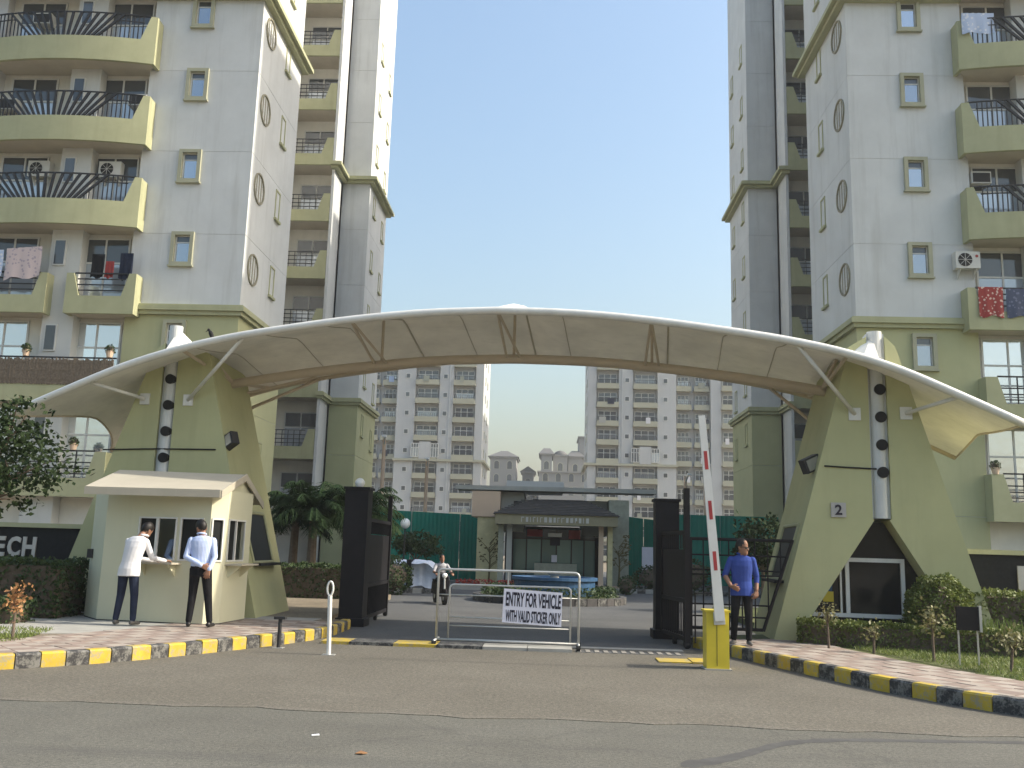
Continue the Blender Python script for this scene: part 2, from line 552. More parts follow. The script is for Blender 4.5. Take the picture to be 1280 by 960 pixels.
M['far_roof'] = mat('far_villa_roof', (0.12, 0.118, 0.115), 0.85, var=0.08, scale=0.3)
M['skin'] = mat('skin', (0.26, 0.135, 0.085), 0.55, var=0.08, scale=20)
M['hair'] = mat('black_hair', (0.012, 0.010, 0.009), 0.5, var=0.3, scale=40, grit=0.5, bscale=120)
M['shirt_white'] = cloth_mat('white_shirt', (0.66, 0.65, 0.66), 0.05)
M['shirt_stripe'] = stripe_mat('pale_blue_striped_shirt', (0.33, 0.42, 0.68), (0.58, 0.64, 0.80), 14.0)
M['shirt_blue'] = cloth_mat('royal_blue_shirt', (0.040, 0.070, 0.27), 0.15)
M['shirt_pale'] = cloth_mat('pale_blue_shirt', (0.34, 0.43, 0.60), 0.1)
M['jeans'] = cloth_mat('dark_blue_jeans', (0.018, 0.024, 0.045), 0.25)
M['trousers'] = cloth_mat('black_trousers', (0.012, 0.012, 0.014), 0.25)
M['shoe'] = mat('black_shoe', (0.02, 0.018, 0.017), 0.4, var=0.2)
M['shoe_grey'] = mat('grey_shoe', (0.12, 0.11, 0.10), 0.6, var=0.2)
M['paper'] = mat('paper', (0.75, 0.75, 0.75), 0.8, var=0.03)

# ------------------------------------------------------------------ ground, road, kerbs, pavements
KL = [(-40, 8.9), (-14, 9.0), (-9.5, 9.4), (-7.6, 10.05), (-6.31, 11.01), (-5.49, 11.86), (-4.77, 13.17), (-4.15, 14.47), (-3.78, 15.5), (-3.64, 16.4), (-3.66, 17.85)]
KR = [(2.34, 16.75), (2.52, 16.3), (2.64, 15.9), (2.98, 14.78), (3.44, 13.32), (3.97, 11.77), (4.87, 10.18), (5.9, 9.5), (7.5, 9.15), (12, 9.0), (40, 8.9)]


def smooth_line(pts, it=2):
    p = [Vector((*q, 0)) for q in pts]
    for _ in range(it):
        q = [p[0]]
        for a, b in zip(p[:-1], p[1:]):
            q += [a * 0.75 + b * 0.25, a * 0.25 + b * 0.75]
        q.append(p[-1])
        p = q
    return p


def resample(pts, step, s0=0.0, s1=None):
    out, acc, nxt = [], 0.0, s0
    for a, b in zip(pts[:-1], pts[1:]):
        L = (b - a).length
        while nxt <= acc + L and (s1 is None or nxt <= s1):
            t = (nxt - acc) / L if L else 0
            out.append((a.lerp(b, t), (b - a).normalized()))
            nxt += step
        acc += L
    return out


def length(pts): return sum((b - a).length for a, b in zip(pts[:-1], pts[1:]))


def sheet(name, poly, z, m, kind='structure', parent=None):
    mb = MB()
    mb.add([(x, y, z) for x, y in poly], [tuple(range(len(poly)))])
    o = mb.build(name, m, parent)
    return tag(o, kind=kind) if kind else o


def slab(name, poly, z0, z1, m, kind='structure'):
    mb = MB()
    mb.prism([(x, y, z0) for x, y in poly], (0, 0, 0), (0, 0, z1 - z0))
    return tag(mb.build(name, m), kind=kind)


sheet('ground', [(-700, -120), (700, -120), (700, 900), (-700, 900)], -0.03, M['soil'])
edge = [(x * 1.0, 9.12 - .03 * x * .3 + 0.025 * sin(x * 1.7) + 0.03 * sin(x * 4.3 + 1) + 0.02 * sin(x * 11.0)) for x in np.arange(-10, 10.01, 0.25)]
sheet('road', [(-150, -12), (150, -12), (150, 9.3), (-150, 9.3)], 0.0, M['asphalt'])
sheet('apron', [(float(x), float(y)) for x, y in edge] + [(9, 9.6), (6.0, 9.8), (3.4, 15.9), (-4.2, 15.95), (-8.0, 10.4), (-10, 9.7)], 0.004, M['apron'])
sheet('driveway', [(-30, 15.96), (30, 15.96), (30, 75), (-30, 75)], 0.002, M['drive'])
# dark tapering strip laid on the asphalt, sweeping along the road edge
dark_strip = [(1.02, 7.42), (1.30, 7.58), (1.62, 7.92), (1.95, 8.35), (2.40, 8.62), (3.2, 8.72), (4.4, 8.85), (8, 9.0)]
tl = smooth_line(dark_strip, 3)
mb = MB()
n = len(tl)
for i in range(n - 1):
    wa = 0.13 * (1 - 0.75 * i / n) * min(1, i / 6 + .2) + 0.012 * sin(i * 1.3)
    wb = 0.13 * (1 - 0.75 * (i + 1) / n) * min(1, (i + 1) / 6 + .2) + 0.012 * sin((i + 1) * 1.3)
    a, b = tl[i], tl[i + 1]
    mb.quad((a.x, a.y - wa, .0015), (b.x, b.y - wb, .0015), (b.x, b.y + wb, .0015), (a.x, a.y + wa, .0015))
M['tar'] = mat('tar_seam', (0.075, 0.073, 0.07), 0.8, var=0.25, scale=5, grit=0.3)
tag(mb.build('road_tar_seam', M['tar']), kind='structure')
# wind-blown sand lying along the joint of apron and road
mb = MB()
n = len(edge)
for i in range(n - 1):
    (xa, ya), (xb, yb_) = edge[i], edge[i + 1]
    w0, w1 = (.022 + .025 * abs(sin(xa * 2.1)) + .015 * sin(xa * 7.3)), (.022 + .025 * abs(sin(xb * 2.1)) + .015 * sin(xb * 7.3))
    mb.quad((xa, ya - w0, -.004), (xb, yb_ - w1, -.004), (xb, yb_ - w1, .0055), (xa, ya - w0, .0055))
    mb.quad((xa, ya - w0, .0055), (xb, yb_ - w1, .0055), (xb, yb_ + w1 * 1.8, .0055), (xa, ya + w0 * 1.8, .0055))
M['sand'] = ground_mat('road_sand', [(0.25, (0.12, 0.11, 0.09)), (0.5, (0.136, 0.125, 0.103)), (0.78, (0.15, 0.14, 0.118))], 0.6, 80, False, (0.13, 0.12, 0.10))
tag(mb.build('road_sand', M['sand']), kind='structure')

# raised ground either side of the entrance
kl, kr = smooth_line(KL), smooth_line(KR)
baseL = [(p.x - .03, p.y + .03) for p in kl] + [(-4.3, 18.6), (-4.6, 28), (-40, 28)]
baseR = [(40, 27), (4.6, 27), (4.4, 18.2), (2.9, 17.3)] + [(p.x + .03, p.y + .03) for p in kr]
slab('left_verge', baseL, -0.02, 0.135, M['soil'])
slab('right_verge', baseR, -0.02, 0.135, M['turf'])
sheet('left_lawn', [(-40, 9.6), (-9.8, 9.9), (-8.2, 11.4), (-7.15, 12.9), (-7.4, 13.9), (-9, 14.5), (-40, 14.6)], 0.140, M['turf'])
sheet('right_lawn', [(5.9, 10.6), (8, 10.0), (40, 9.8), (40, 18), (4.35, 18), (4.75, 16.5), (5.2, 14.4), (5.65, 12.2)], 0.140, M['turf'])


def kerb(name, line, step, lab, first, side, s0=0.0, s1=None):
    root = thing(name, (line[0].x, line[0].y, 0), None, None)
    tag(root, kind='structure')
    pts = resample(line, step, s0, s1)
    for i, ((p, d), (q, e)) in enumerate(zip(pts[:-1], pts[1:])):
        g = 0.006
        a, b = p + d * g, q - e * g
        na, nb = Vector((-d.y, d.x, 0)) * side, Vector((-e.y, e.x, 0)) * side
        h = 0.178 + rnd.uniform(-.006, .006)
        w = 0.15
        j = rnd.uniform(-.006, .006)
        c = 0.022
        mb = MB()
        prof = [(j, -0.01), (j, h - c), (j + c, h), (w, h), (w, -0.01)]
        vs = [tuple(a + na * o_ + Vector((0, 0, z))) for o_, z in prof] + [tuple(b + nb * o_ + Vector((0, 0, z))) for o_, z in prof]
        k = len(prof)
        mb.add(vs, [tuple(range(k)), tuple(reversed(range(k, 2 * k)))] + [(t, k + t, k + (t + 1) % k, (t + 1) % k) for t in range(k)])
        mb.build('kerb_stone', M['kerb_yellow'] if (i + first) % 2 else M['kerb_black'], root)
    return root


LKL = length(kl)
LKR = length(kr)
kerb('left_kerb', kl, 0.285, None, 0, 1, LKL - 0.285 * 46, LKL)
kerb('right_kerb', kr, 0.335, None, 0, 1, 0.0, 0.335 * 36)


def pavement(name, line, s0, s1, step, rows, side, width):
    """tiles laid in courses that follow the kerb"""
    root = thing(name, (line[0].x, line[0].y, 0), None, None)
    tag(root, kind='structure')
    pts = resample(line, step, s0, s1)
    cols = len(pts) - 1
    mb0 = MB()
    for i in range(cols):
        (p, d), (q, e) = pts[i], pts[i + 1]
        na, nb = Vector((-d.y, d.x, 0)) * side, Vector((-e.y, e.x, 0)) * side
        wa, wb = width(i / cols), width((i + 1) / cols)
        for r in range(rows):
            t0a, t1a = .155 + wa * r / rows, .155 + wa * (r + 1) / rows
            t0b, t1b = .155 + wb * r / rows, .155 + wb * (r + 1) / rows
            z = 0.152 + rnd.uniform(-.003, .003)
            A, B, Cc, D = p + na * t0a, q + nb * t0b, q + nb * t1b, p + na * t1a
            cen = (A + B + Cc + D) / 4
            A, B, Cc, D = [cen + (v - cen) * 0.965 for v in (A, B, Cc, D)]
            tl_ = rnd.uniform(-.002, .002)
            top = [Vector((v.x, v.y, z + tl_ * (k - 1.5))) for k, v in enumerate((A, B, Cc, D))]
            bot = [Vector((v.x, v.y, .13)) for v in (A, B, Cc, D)]
            mb = MB()
            mb.add(top + bot, [(0, 1, 2, 3), (0, 4, 5, 1), (1, 5, 6, 2), (2, 6, 7, 3), (3, 7, 4, 0)])
            mb.build('tile', M['tile_pink'] if (i + r) % 2 else M['tile_cream'], root)
        a0, b0 = p + na * .14, q + nb * .14
        a1, b1 = p + na * (.16 + wa), q + nb * (.16 + wb)
        mb0.quad((a0.x, a0.y, .143), (b0.x, b0.y, .143), (b1.x, b1.y, .143), (a1.x, a1.y, .143))
    mb0.build('tile_bed', M['mortar'], root)
    return root


pavement('left_pavement', kl, LKL - 9.6, LKL - 0.3, 0.33, 8, 1, lambda t: 1.55 + 1.15 * t)
pavement('right_pavement', kr, 0.45, 8.6, 0.33, 6, 1, lambda t: 1.55 - 0.0 * t if t > .4 else 1.55 + (0.4 - t) * 0.8)
slab('booth_footing', [(-8.0, 13.6), (-6.6, 14.1), (-4.35, 16.4), (-4.3, 18.2), (-9.0, 18.6), (-9.0, 15.2)], 0.10, 0.146, M['concrete'])

# painted threshold strip and drain grating across the entrance
strip = thing('threshold_strip', (-2.5, 15.5, 0), None, None)
tag(strip, kind='structure')
xs = [-3.55, -3.10, -2.40, -1.72, -1.0, -0.3, 0.4]
for i in range(len(xs) - 1):
    mb = MB().box(xs[i] + .006, xs[i + 1] - .006, 15.05 - .02 * i, 15.60 - .02 * i, -.01, 0.05 + .002 * (i % 2))
    mb.build('painted_block', [M['kerb_yellow'], M['kerb_black'], M['kerb_yellow'], M['kerb_black'], M['concrete'], M['concrete']][i], strip)
MB().box(2.1, 2.36, 14.0, 14.55, -.01, .03).build('painted_block', M['kerb_yellow'], strip)
MB().box(1.62, 2.09, 14.02, 14.5, -.01, .02).build('painted_block', M['kerb_yellow'], strip)
MB().box(-3.6, 2.2, 15.66, 15.9, -.01, .012).build('concrete_band', M['concrete'], strip)
grate = thing('drain_grating', (1.2, 15.2, 0), 'steel bar drain grating across the drive beside the trolley barrier', 'drain grating')
MB().box(0.45, 2.15, 15.02, 15.42, -.01, .006).build('drain_channel', M['drive'], grate)
for i in range(12):
    MB().box(.47 + i * .14, .54 + i * .14, 15.04, 15.40, .006, .016).build('grate_bar', M['mortar'], grate)

# ------------------------------------------------------------------ vegetation helpers


def leaves(pts, size, rs, flat=0.0, aspect=0.55, up=0.0):
    """n x 3 points -> rhombus leaves with random orientation (numpy)"""
    pts = np.asarray(pts, float)
    n = len(pts)
    d = rs.normal(size=(n, 3))
    d[:, 2] = d[:, 2] * (1 - flat) + up
    d /= np.linalg.norm(d, axis=1)[:, None] + 1e-9
    e = np.cross(d, rs.normal(size=(n, 3)))
    e /= np.linalg.norm(e, axis=1)[:, None] + 1e-9
    s = (size * rs.uniform(.6, 1.3, n))[:, None]
    v = np.empty((n, 4, 3))
    v[:, 0] = pts - d * s * .5
    v[:, 1] = pts + e * s * aspect * .5
    v[:, 2] = pts + d * s * .5
    v[:, 3] = pts - e * s * aspect * .5
    return v.reshape(-1, 3)


def quads_mesh(name, v, mts, idx=None):
    me = bpy.data.meshes.new(name)
    n = len(v) // 4
    me.vertices.add(4 * n)
    me.vertices.foreach_set('co', v.ravel())
    me.loops.add(4 * n)
    me.loops.foreach_set('vertex_index', np.arange(4 * n))
    me.polygons.add(n)
    me.polygons.foreach_set('loop_start', np.arange(0, 4 * n, 4))
    me.polygons.foreach_set('loop_total', np.full(n, 4))
    for m_ in (mts if isinstance(mts, list) else [mts]): me.materials.append(m_)
    if idx is not None: me.polygons.foreach_set('material_index', idx)
    me.update(calc_edges=True)
    return me


def hedge_box(name, x0, x1, y0, y1, z0, z1, dens, size, m, label, group=None, seed=1, rough=0.06, cat='hedge', rz=0.0):
    rs = np.random.RandomState(seed)
    root = thing(name, ((x0 + x1) / 2, (y0 + y1) / 2, z0), label, cat, group, rz)
    P_ = []
    def face(a, b, fn, area):
        k = int(area * dens)
        P_.append(fn(rs.uniform(0, 1, k), rs.uniform(0, 1, k), np.abs(rs.normal(0, rough, k))))
    X, Y, Z = x1 - x0, y1 - y0, z1 - z0
    bump_ = lambda a, b: 0.05 * np.sin(a * X * 5 + seed) * np.cos(b * 4.0 * Y + seed)
    face(0, 0, lambda a, b, d: np.stack([x0 + a * X, y0 + b * Y, z1 - d + bump_(a, b)], 1), X * Y * 1.4)
    face(0, 0, lambda a, b, d: np.stack([x0 + a * X, y0 + d, z0 + b * Z], 1), X * Z)
    face(0, 0, lambda a, b, d: np.stack([x0 + a * X, y1 - d, z0 + b * Z], 1), X * Z * .5)
    face(0, 0, lambda a, b, d: np.stack([x0 + d, y0 + a * Y, z0 + b * Z], 1), Y * Z)
    face(0, 0, lambda a, b, d: np.stack([x1 - d, y0 + a * Y, z0 + b * Z], 1), Y * Z)
    # a few shoots standing proud of the clipped top
    k = int(X * 14)
    P_.append(np.stack([x0 + rs.uniform(0, 1, k) * X, y0 + rs.uniform(0, 1, k) * Y, z1 + rs.uniform(0, .07, k)], 1))
    pts = np.concatenate(P_) - np.array(root.location)
    put('foliage', quads_mesh('foliage', leaves(pts, size, rs), m), root)
    i = min(.09, X * .2, Y * .2)
    MB().box(x0 + i, x1 - i, y0 + i, y1 - i, z0, z1 - .09).build('branch_core', M['bark'], root, WORLD[root.name] @ Matrix.Translation((-(x0 + x1) / 2, -(y0 + y1) / 2, -z0)))
    return root


def bush(name, c, r, n, size, m, label, seed=1, cat='bush', group=None, squash=0.09, stem=True):
    rs = np.random.RandomState(seed)
    root = thing(name, (c[0], c[1], c[2]), label, cat, group)
    d = rs.normal(size=(n, 3))
    d /= np.linalg.norm(d, axis=1)[:, None]
    lump = 1 + .10 * np.sin(d[:, 0] * 6 + seed) * np.cos(d[:, 2] * 7 + seed) + .06 * np.sin(d[:, 1] * 11)
    rad = (1 - np.abs(rs.normal(0, squash, n))) * lump
    pts = d * np.array(r) * rad[:, None]
    pts[:, 2] += r[2]
    pts = pts[pts[:, 2] > 0.0]
    put('foliage', quads_mesh('foliage', leaves(pts, size, rs), m), root)
    b_ = MB()
    b_.ball((c[0], c[1], c[2] + r[2]), (r[0] * .72, r[1] * .72, r[2] * .74), 10)
    b_.tube([(c[0], c[1], c[2] - .02), (c[0], c[1], c[2] + r[2])], [.05, .03])
    b_.build('branch_core', M['bark'], root)
    return root


def tree(name, base, h, blobs, n, size, m, label, seed=1, cat='tree', group=None, trunk_r=0.10, lean=(0, 0)):
    """tapered trunk, limbs to each clump, leaves scattered through each clump's volume"""
    rs = np.random.RandomState(seed)
    root = thing(name, base, label, cat, group)
    b_ = MB()
    bx_, by_, bz_ = base
    fork = Vector((bx_ + lean[0] * .5, by_ + lean[1] * .5, bz_ + h * .45))
    b_.tube([(bx_, by_, bz_ - .05), (bx_ + lean[0] * .2, by_ + lean[1] * .2, bz_ + h * .22), fork], [trunk_r, trunk_r * .8, trunk_r * .6], 9)
    P_ = []
    tot = sum(r[0] * r[1] * r[2] for _, r in blobs)
    for c, r in blobs:
        cc = Vector((bx_ + c[0], by_ + c[1], bz_ + c[2]))
        mid = fork.lerp(cc, .5) + Vector((0, 0, .1 * r[2]))
        b_.tube([fork, mid, cc], [trunk_r * .5, trunk_r * .32, trunk_r * .12], 6)
        for _ in range(3):
            e = cc + Vector(rs.normal(size=3)) * min(r) * .5
            b_.tube([mid.lerp(cc, .5), e], [trunk_r * .2, trunk_r * .06], 5)
        k = int(n * r[0] * r[1] * r[2] / tot)
        d = rs.normal(size=(k, 3))
        d /= np.linalg.norm(d, axis=1)[:, None]
        rad = rs.uniform(0.25, 1, k) ** .5
        # gather leaves in twig clusters so that gaps stay open
        cl = rs.normal(size=(max(8, k // 40), 3))
        cl /= np.linalg.norm(cl, axis=1)[:, None]
        cl *= (rs.uniform(.3, 1.0, len(cl)) ** .5)[:, None]
        pick = cl[rs.randint(0, len(cl), k)]
        q = pick + rs.normal(0, .17, (k, 3))
        q = np.where(rs.uniform(size=(k, 1)) < .8, q, d * rad[:, None])
        P_.append(q * np.array(r) + np.array(c))
    b_.build('trunk', M['bark'], root)
    put('crown', quads_mesh('crown', leaves(np.concatenate(P_), size, rs, .2), m), root)
    return root


def palm(name, base, h, nf, L, m, label, seed=1, group=None):
    rs = np.random.RandomState(seed)
    root = thing(name, base, label, 'palm tree', group)
    b_ = MB()
    top = Vector(base) + Vector((rs.uniform(-.15, .15), rs.uniform(-.15, .15), h))
    b_.tube([Vector(base) - Vector((0, 0, .05)), Vector(base).lerp(top, .5), top], [.17, .13, .11], 9)
    b_.build('trunk', M['bark'], root)
    vs = []
    for i in range(nf):
        a = 2.4 * i + rs.uniform(-.3, .3)
        el = rs.uniform(-.25, 1.15)
        d = Vector((cos(a) * cos(el), sin(a) * cos(el), sin(el)))
        side = Vector((-sin(a), cos(a), 0))
        p = top.copy()
        seg = 18
        for k in range(seg):
            t = k / seg
            dd = (d + Vector((0, 0, -1.5)) * t * t).normalized()
            q = p + dd * L / seg
            w = L * .22 * sin(pi * min(1, .12 + t * .9)) + .03
            for s in (-1, 1):
                for u in (0, .33, .66):
                    o_ = p.lerp(q, u)
                    tip = o_ + side * s * w * rs.uniform(.7, 1.1) + dd * w * rs.uniform(.3, .9) + Vector((0, 0, -w * rs.uniform(.2, 1.1)))
                    vs += [o_, o_ + dd * .030, tip, tip - dd * .012 + Vector((0, 0, -.004))]
            p = q
    v = np.array([tuple(x) for x in vs]) - np.array(base)
    put('crown', quads_mesh('crown', v, m), root)
    return root


def sapling(base, h, label, m, seed, r=.13, n=110, group='young saplings on the verges'):
    rs = np.random.RandomState(seed)
    root = thing('sapling', base, label, 'sapling', group)
    b_ = MB()
    tx, ty = rs.uniform(-.04, .04, 2)
    b_.tube([(base[0], base[1], base[2] - .02), (base[0] + tx, base[1] + ty, base[2] + h * .6), (base[0] + tx, base[1], base[2] + h * .85)], [.022, .018, .010], 7)
    for k in range(5):
        a = k * 1.3 + seed
        b_.tube([(base[0] + tx, base[1] + ty * .8, base[2] + h * .6), (base[0] + tx + cos(a) * r * .8, base[1] + sin(a) * r * .8, base[2] + h * rs.uniform(.75, .98))], [.008, .003], 5)
    b_.build('trunk', M['bark'], root)
    d = rs.normal(size=(n, 3)) * np.array([r * .6, r * .6, h * .15])
    d[:, 2] += h * .8
    put('crown', quads_mesh('crown', leaves(d, .07, rs), m), root)
    return root


def grass_field(name, inside, n, x0, x1, y0, y1, z, seed, hgt=0.05):
    rs = np.random.RandomState(seed)
    x, y = rs.uniform(x0, x1, n), rs.uniform(y0, y1, n)
    ok = np.array([inside(a, b) for a, b in zip(x, y)])
    # thin and bare patches
    pat = np.sin(x * 1.9 + 1) * np.cos(y * 2.3) + .5 * np.sin(x * 5.1 + y * 3.7)
    ok &= rs.uniform(-1.6, 1.2, n) < pat + .6
    x, y = x[ok], y[ok]
    k = len(x)
    a = rs.uniform(0, 2 * pi, k)
    h = hgt * rs.uniform(.5, 1.5, k)
    w = .006 + .004 * rs.uniform(size=k)
    lx, ly = np.cos(a), np.sin(a)
    ln = rs.normal(0, .6, (2, k)) * h
    v = np.empty((k, 4, 3))
    zz = np.full(k, z)
    v[:, 0] = np.stack([x - lx * w, y - ly * w, zz], 1)
    v[:, 1] = np.stack([x + lx * w, y + ly * w, zz], 1)
    v[:, 2] = np.stack([x + ln[0] + lx * w * .3, y + ln[1] + ly * w * .3, zz + h], 1)
    v[:, 3] = np.stack([x + ln[0] - lx * w * .3, y + ln[1] - ly * w * .3, zz + h], 1)
    return tag(put(name, quads_mesh(name, v.reshape(-1, 3), M['grass'])), 'short patchy lawn grass', 'grass', kind='stuff')


# ------------------------------------------------------------------ apartment towers
XM = -0.35
TOP = 36.3
PITCH_Z = 3.12


def wall_panel(mb, Pf, u0, u1, z0, z1, holes, dep, m=0):
    """outer face with real openings and their reveals; Pf(u, depth, z) -> point"""
    us = sorted({u0, u1, *[h[0] for h in holes], *[h[1] for h in holes]})
    zs = sorted({z0, z1, *[h[2] for h in holes], *[h[3] for h in holes]})
    for a, b in zip(us[:-1], us[1:]):
        for c, d in zip(zs[:-1], zs[1:]):
            if any(h[0] <= a and b <= h[1] and h[2] <= c and d <= h[3] for h in holes): continue
            mb.quad(Pf(a, 0, c), Pf(b, 0, c), Pf(b, 0, d), Pf(a, 0, d), m)
    for a, b, c, d in holes:
        mb.quad(Pf(a, 0, c), Pf(b, 0, c), Pf(b, dep, c), Pf(a, dep, c), m)
        mb.quad(Pf(a, 0, d), Pf(b, 0, d), Pf(b, dep, d), Pf(a, dep, d), m)
        mb.quad(Pf(a, 0, c), Pf(a, 0, d), Pf(a, dep, d), Pf(a, dep, c), m)
        mb.quad(Pf(b, 0, c), Pf(b, 0, d), Pf(b, dep, d), Pf(b, dep, c), m)
    # edges of the panel
    for (a, c), (b, d) in (((u0, z0), (u1, z0)), ((u0, z1), (u1, z1))):
        mb.quad(Pf(a, 0, c), Pf(b, 0, d), Pf(b, .03, d), Pf(a, .03, c), m)


def win_meshes():
    """khaki surround proud of the wall, pale frame and two panes; faces -y, origin at centre of the opening"""
    w, h, W, H = .27, .49, .40, .61
    s = MB()
    s.box(-W, -w, -.10, .10, -H, H); s.box(w, W, -.10, .10, -H, H)
    s.box(-w, w, -.10, .10, h, H); s.box(-w - .0, w + .0, -.10, .10, -H, -h)
    s.box(-W - .04, W + .04, -.13, .02, -H - .05, -H)
    f = .035
    for x0, x1, z0, z1 in ((-w, -w + f, -h, h), (w - f, w, -h, h), (-w + f, w - f, -h, -h + f), (-w + f, w - f, h - f, h), (-w + f, w - f, .22, .22 + f)):
        s.box(x0, x1, .03, .08, z0, z1, 1)
    g = MB().box(-w, w, .05, .06, -h, .235)
    g2 = MB().box(-w, w, .055, .065, .24, h)
    return (s.mesh('window', [M['surround'], M['alu']]), g.mesh('pane', M['glass']), g2.mesh('pane', M['glass_dark']))


def slim_meshes():
    w, h = .22, .55
    s = MB()
    s.box(-w - .06, -w, -.03, .10, -h, h); s.box(w, w + .06, -.03, .10, -h, h); s.box(-w - .06, w + .06, -.03, .10, h, h + .06)
    s.box(-w - .12, w + .12, -.10, .08, -h - .09, -h)
    s.box(-w, w, .03, .06, .2, .23, 1)
    g = MB().box(-w, w, .04, .05, -h, h)
    return s.mesh('window', [M['trim'], M['alu']]), g.mesh('pane', M['glass_dark'])


def round_meshes():
    n = 28
    s = MB()
    for r0, r1, y0, y1 in ((.52, .58, -.05, .08),):
        vs, fs = [], []
        for k in range(n):
            a = 2 * pi * k / n
            for r, y in ((r0, y0), (r1, y0), (r1, y1), (r0, y1)):
                vs.append((r * cos(a), y, r * sin(a)))
        for k in range(n):
            k2 = (k + 1) % n
            for t in range(4):
                t2 = (t + 1) % 4
                fs.append((k * 4 + t, k2 * 4 + t, k2 * 4 + t2, k * 4 + t2))
        s.add(vs, fs)
    for i in range(6):
        z = -.42 + i * .165
        hw = sqrt(max(.01, .52 ** 2 - z * z))
        s.add([(-hw, -.01, z - .03), (hw, -.01, z - .03), (hw, .02, z + .01), (-hw, .02, z + .01)], [(0, 1, 2, 3)])
    for x in (-.26, 0, .26):
        hh = sqrt(.52 ** 2 - x * x)
        s.box(x - .02, x + .02, -.02, .0, -hh, hh)
    b_ = MB()
    b_.add([(.53 * cos(2 * pi * k / n), .06, .53 * sin(2 * pi * k / n)) for k in range(n)], [tuple(range(n))])
    return s.mesh('round_vent', M['louvre']), b_.mesh('vent_backing', M['ac_dark'])


def door_meshes(w, h, cols, gl='glass_door', gh='glass_dark'):
    """balcony glazing: frame with a transom row; origin bottom-left at (0,0,0), faces -y"""
    fr, panes = MB(), []
    f = .06
    zt = h * .66
    fr.box(0, f, -.05, .03, 0, h); fr.box(w - f, w, -.05, .03, 0, h)
    fr.box(f, w - f, -.05, .03, h - f, h); fr.box(f, w - f, -.05, .03, zt - f / 2, zt + f / 2); fr.box(f, w - f, -.05, .03, 0, f)
    for k in range(1, cols):
        x = w * k / cols
        fr.box(x - f / 2, x + f / 2, -.045, .03, f, zt - f / 2)
        fr.box(x - f / 2, x + f / 2, -.045, .03, zt + f / 2, h - f)
    lo_ = [MB().box(w * k / cols, w * (k + 1) / cols, -.02, -.01, f, zt).mesh('pane', M[gl]) for k in range(cols)]
    hi_ = [MB().box(w * k / cols, w * (k + 1) / cols, -.018, -.008, zt, h - f).mesh('pane', M[gh]) for k in range(cols)]
    return fr.mesh('glazed_door', M['alu']), lo_, hi_


WIN = win_meshes()
SLIM = slim_meshes()
RND = round_meshes()
DOOR2 = door_meshes(1.75, 2.35, 2)
DOOR_T = door_meshes(1.75, 2.72, 2)
DOOR_B = door_meshes(1.75, 2.72, 2, 'glass_sky', 'glass_sky')


def put_door(D, parent, loc):
    o = put('glazed_door', D[0], parent, loc)
    for g in D[1] + D[2]: put('pane', g, o, loc)


def put_win(parent, loc, rz=0.0, kit=WIN, name='window'):
    o = put(name, kit[0], parent, loc, rz)
    for g in kit[1:]:
        c = bpy.data.objects.new('pane' if name == 'window' else 'vent_backing', g)
        C.objects.link(c)
        c.parent = o


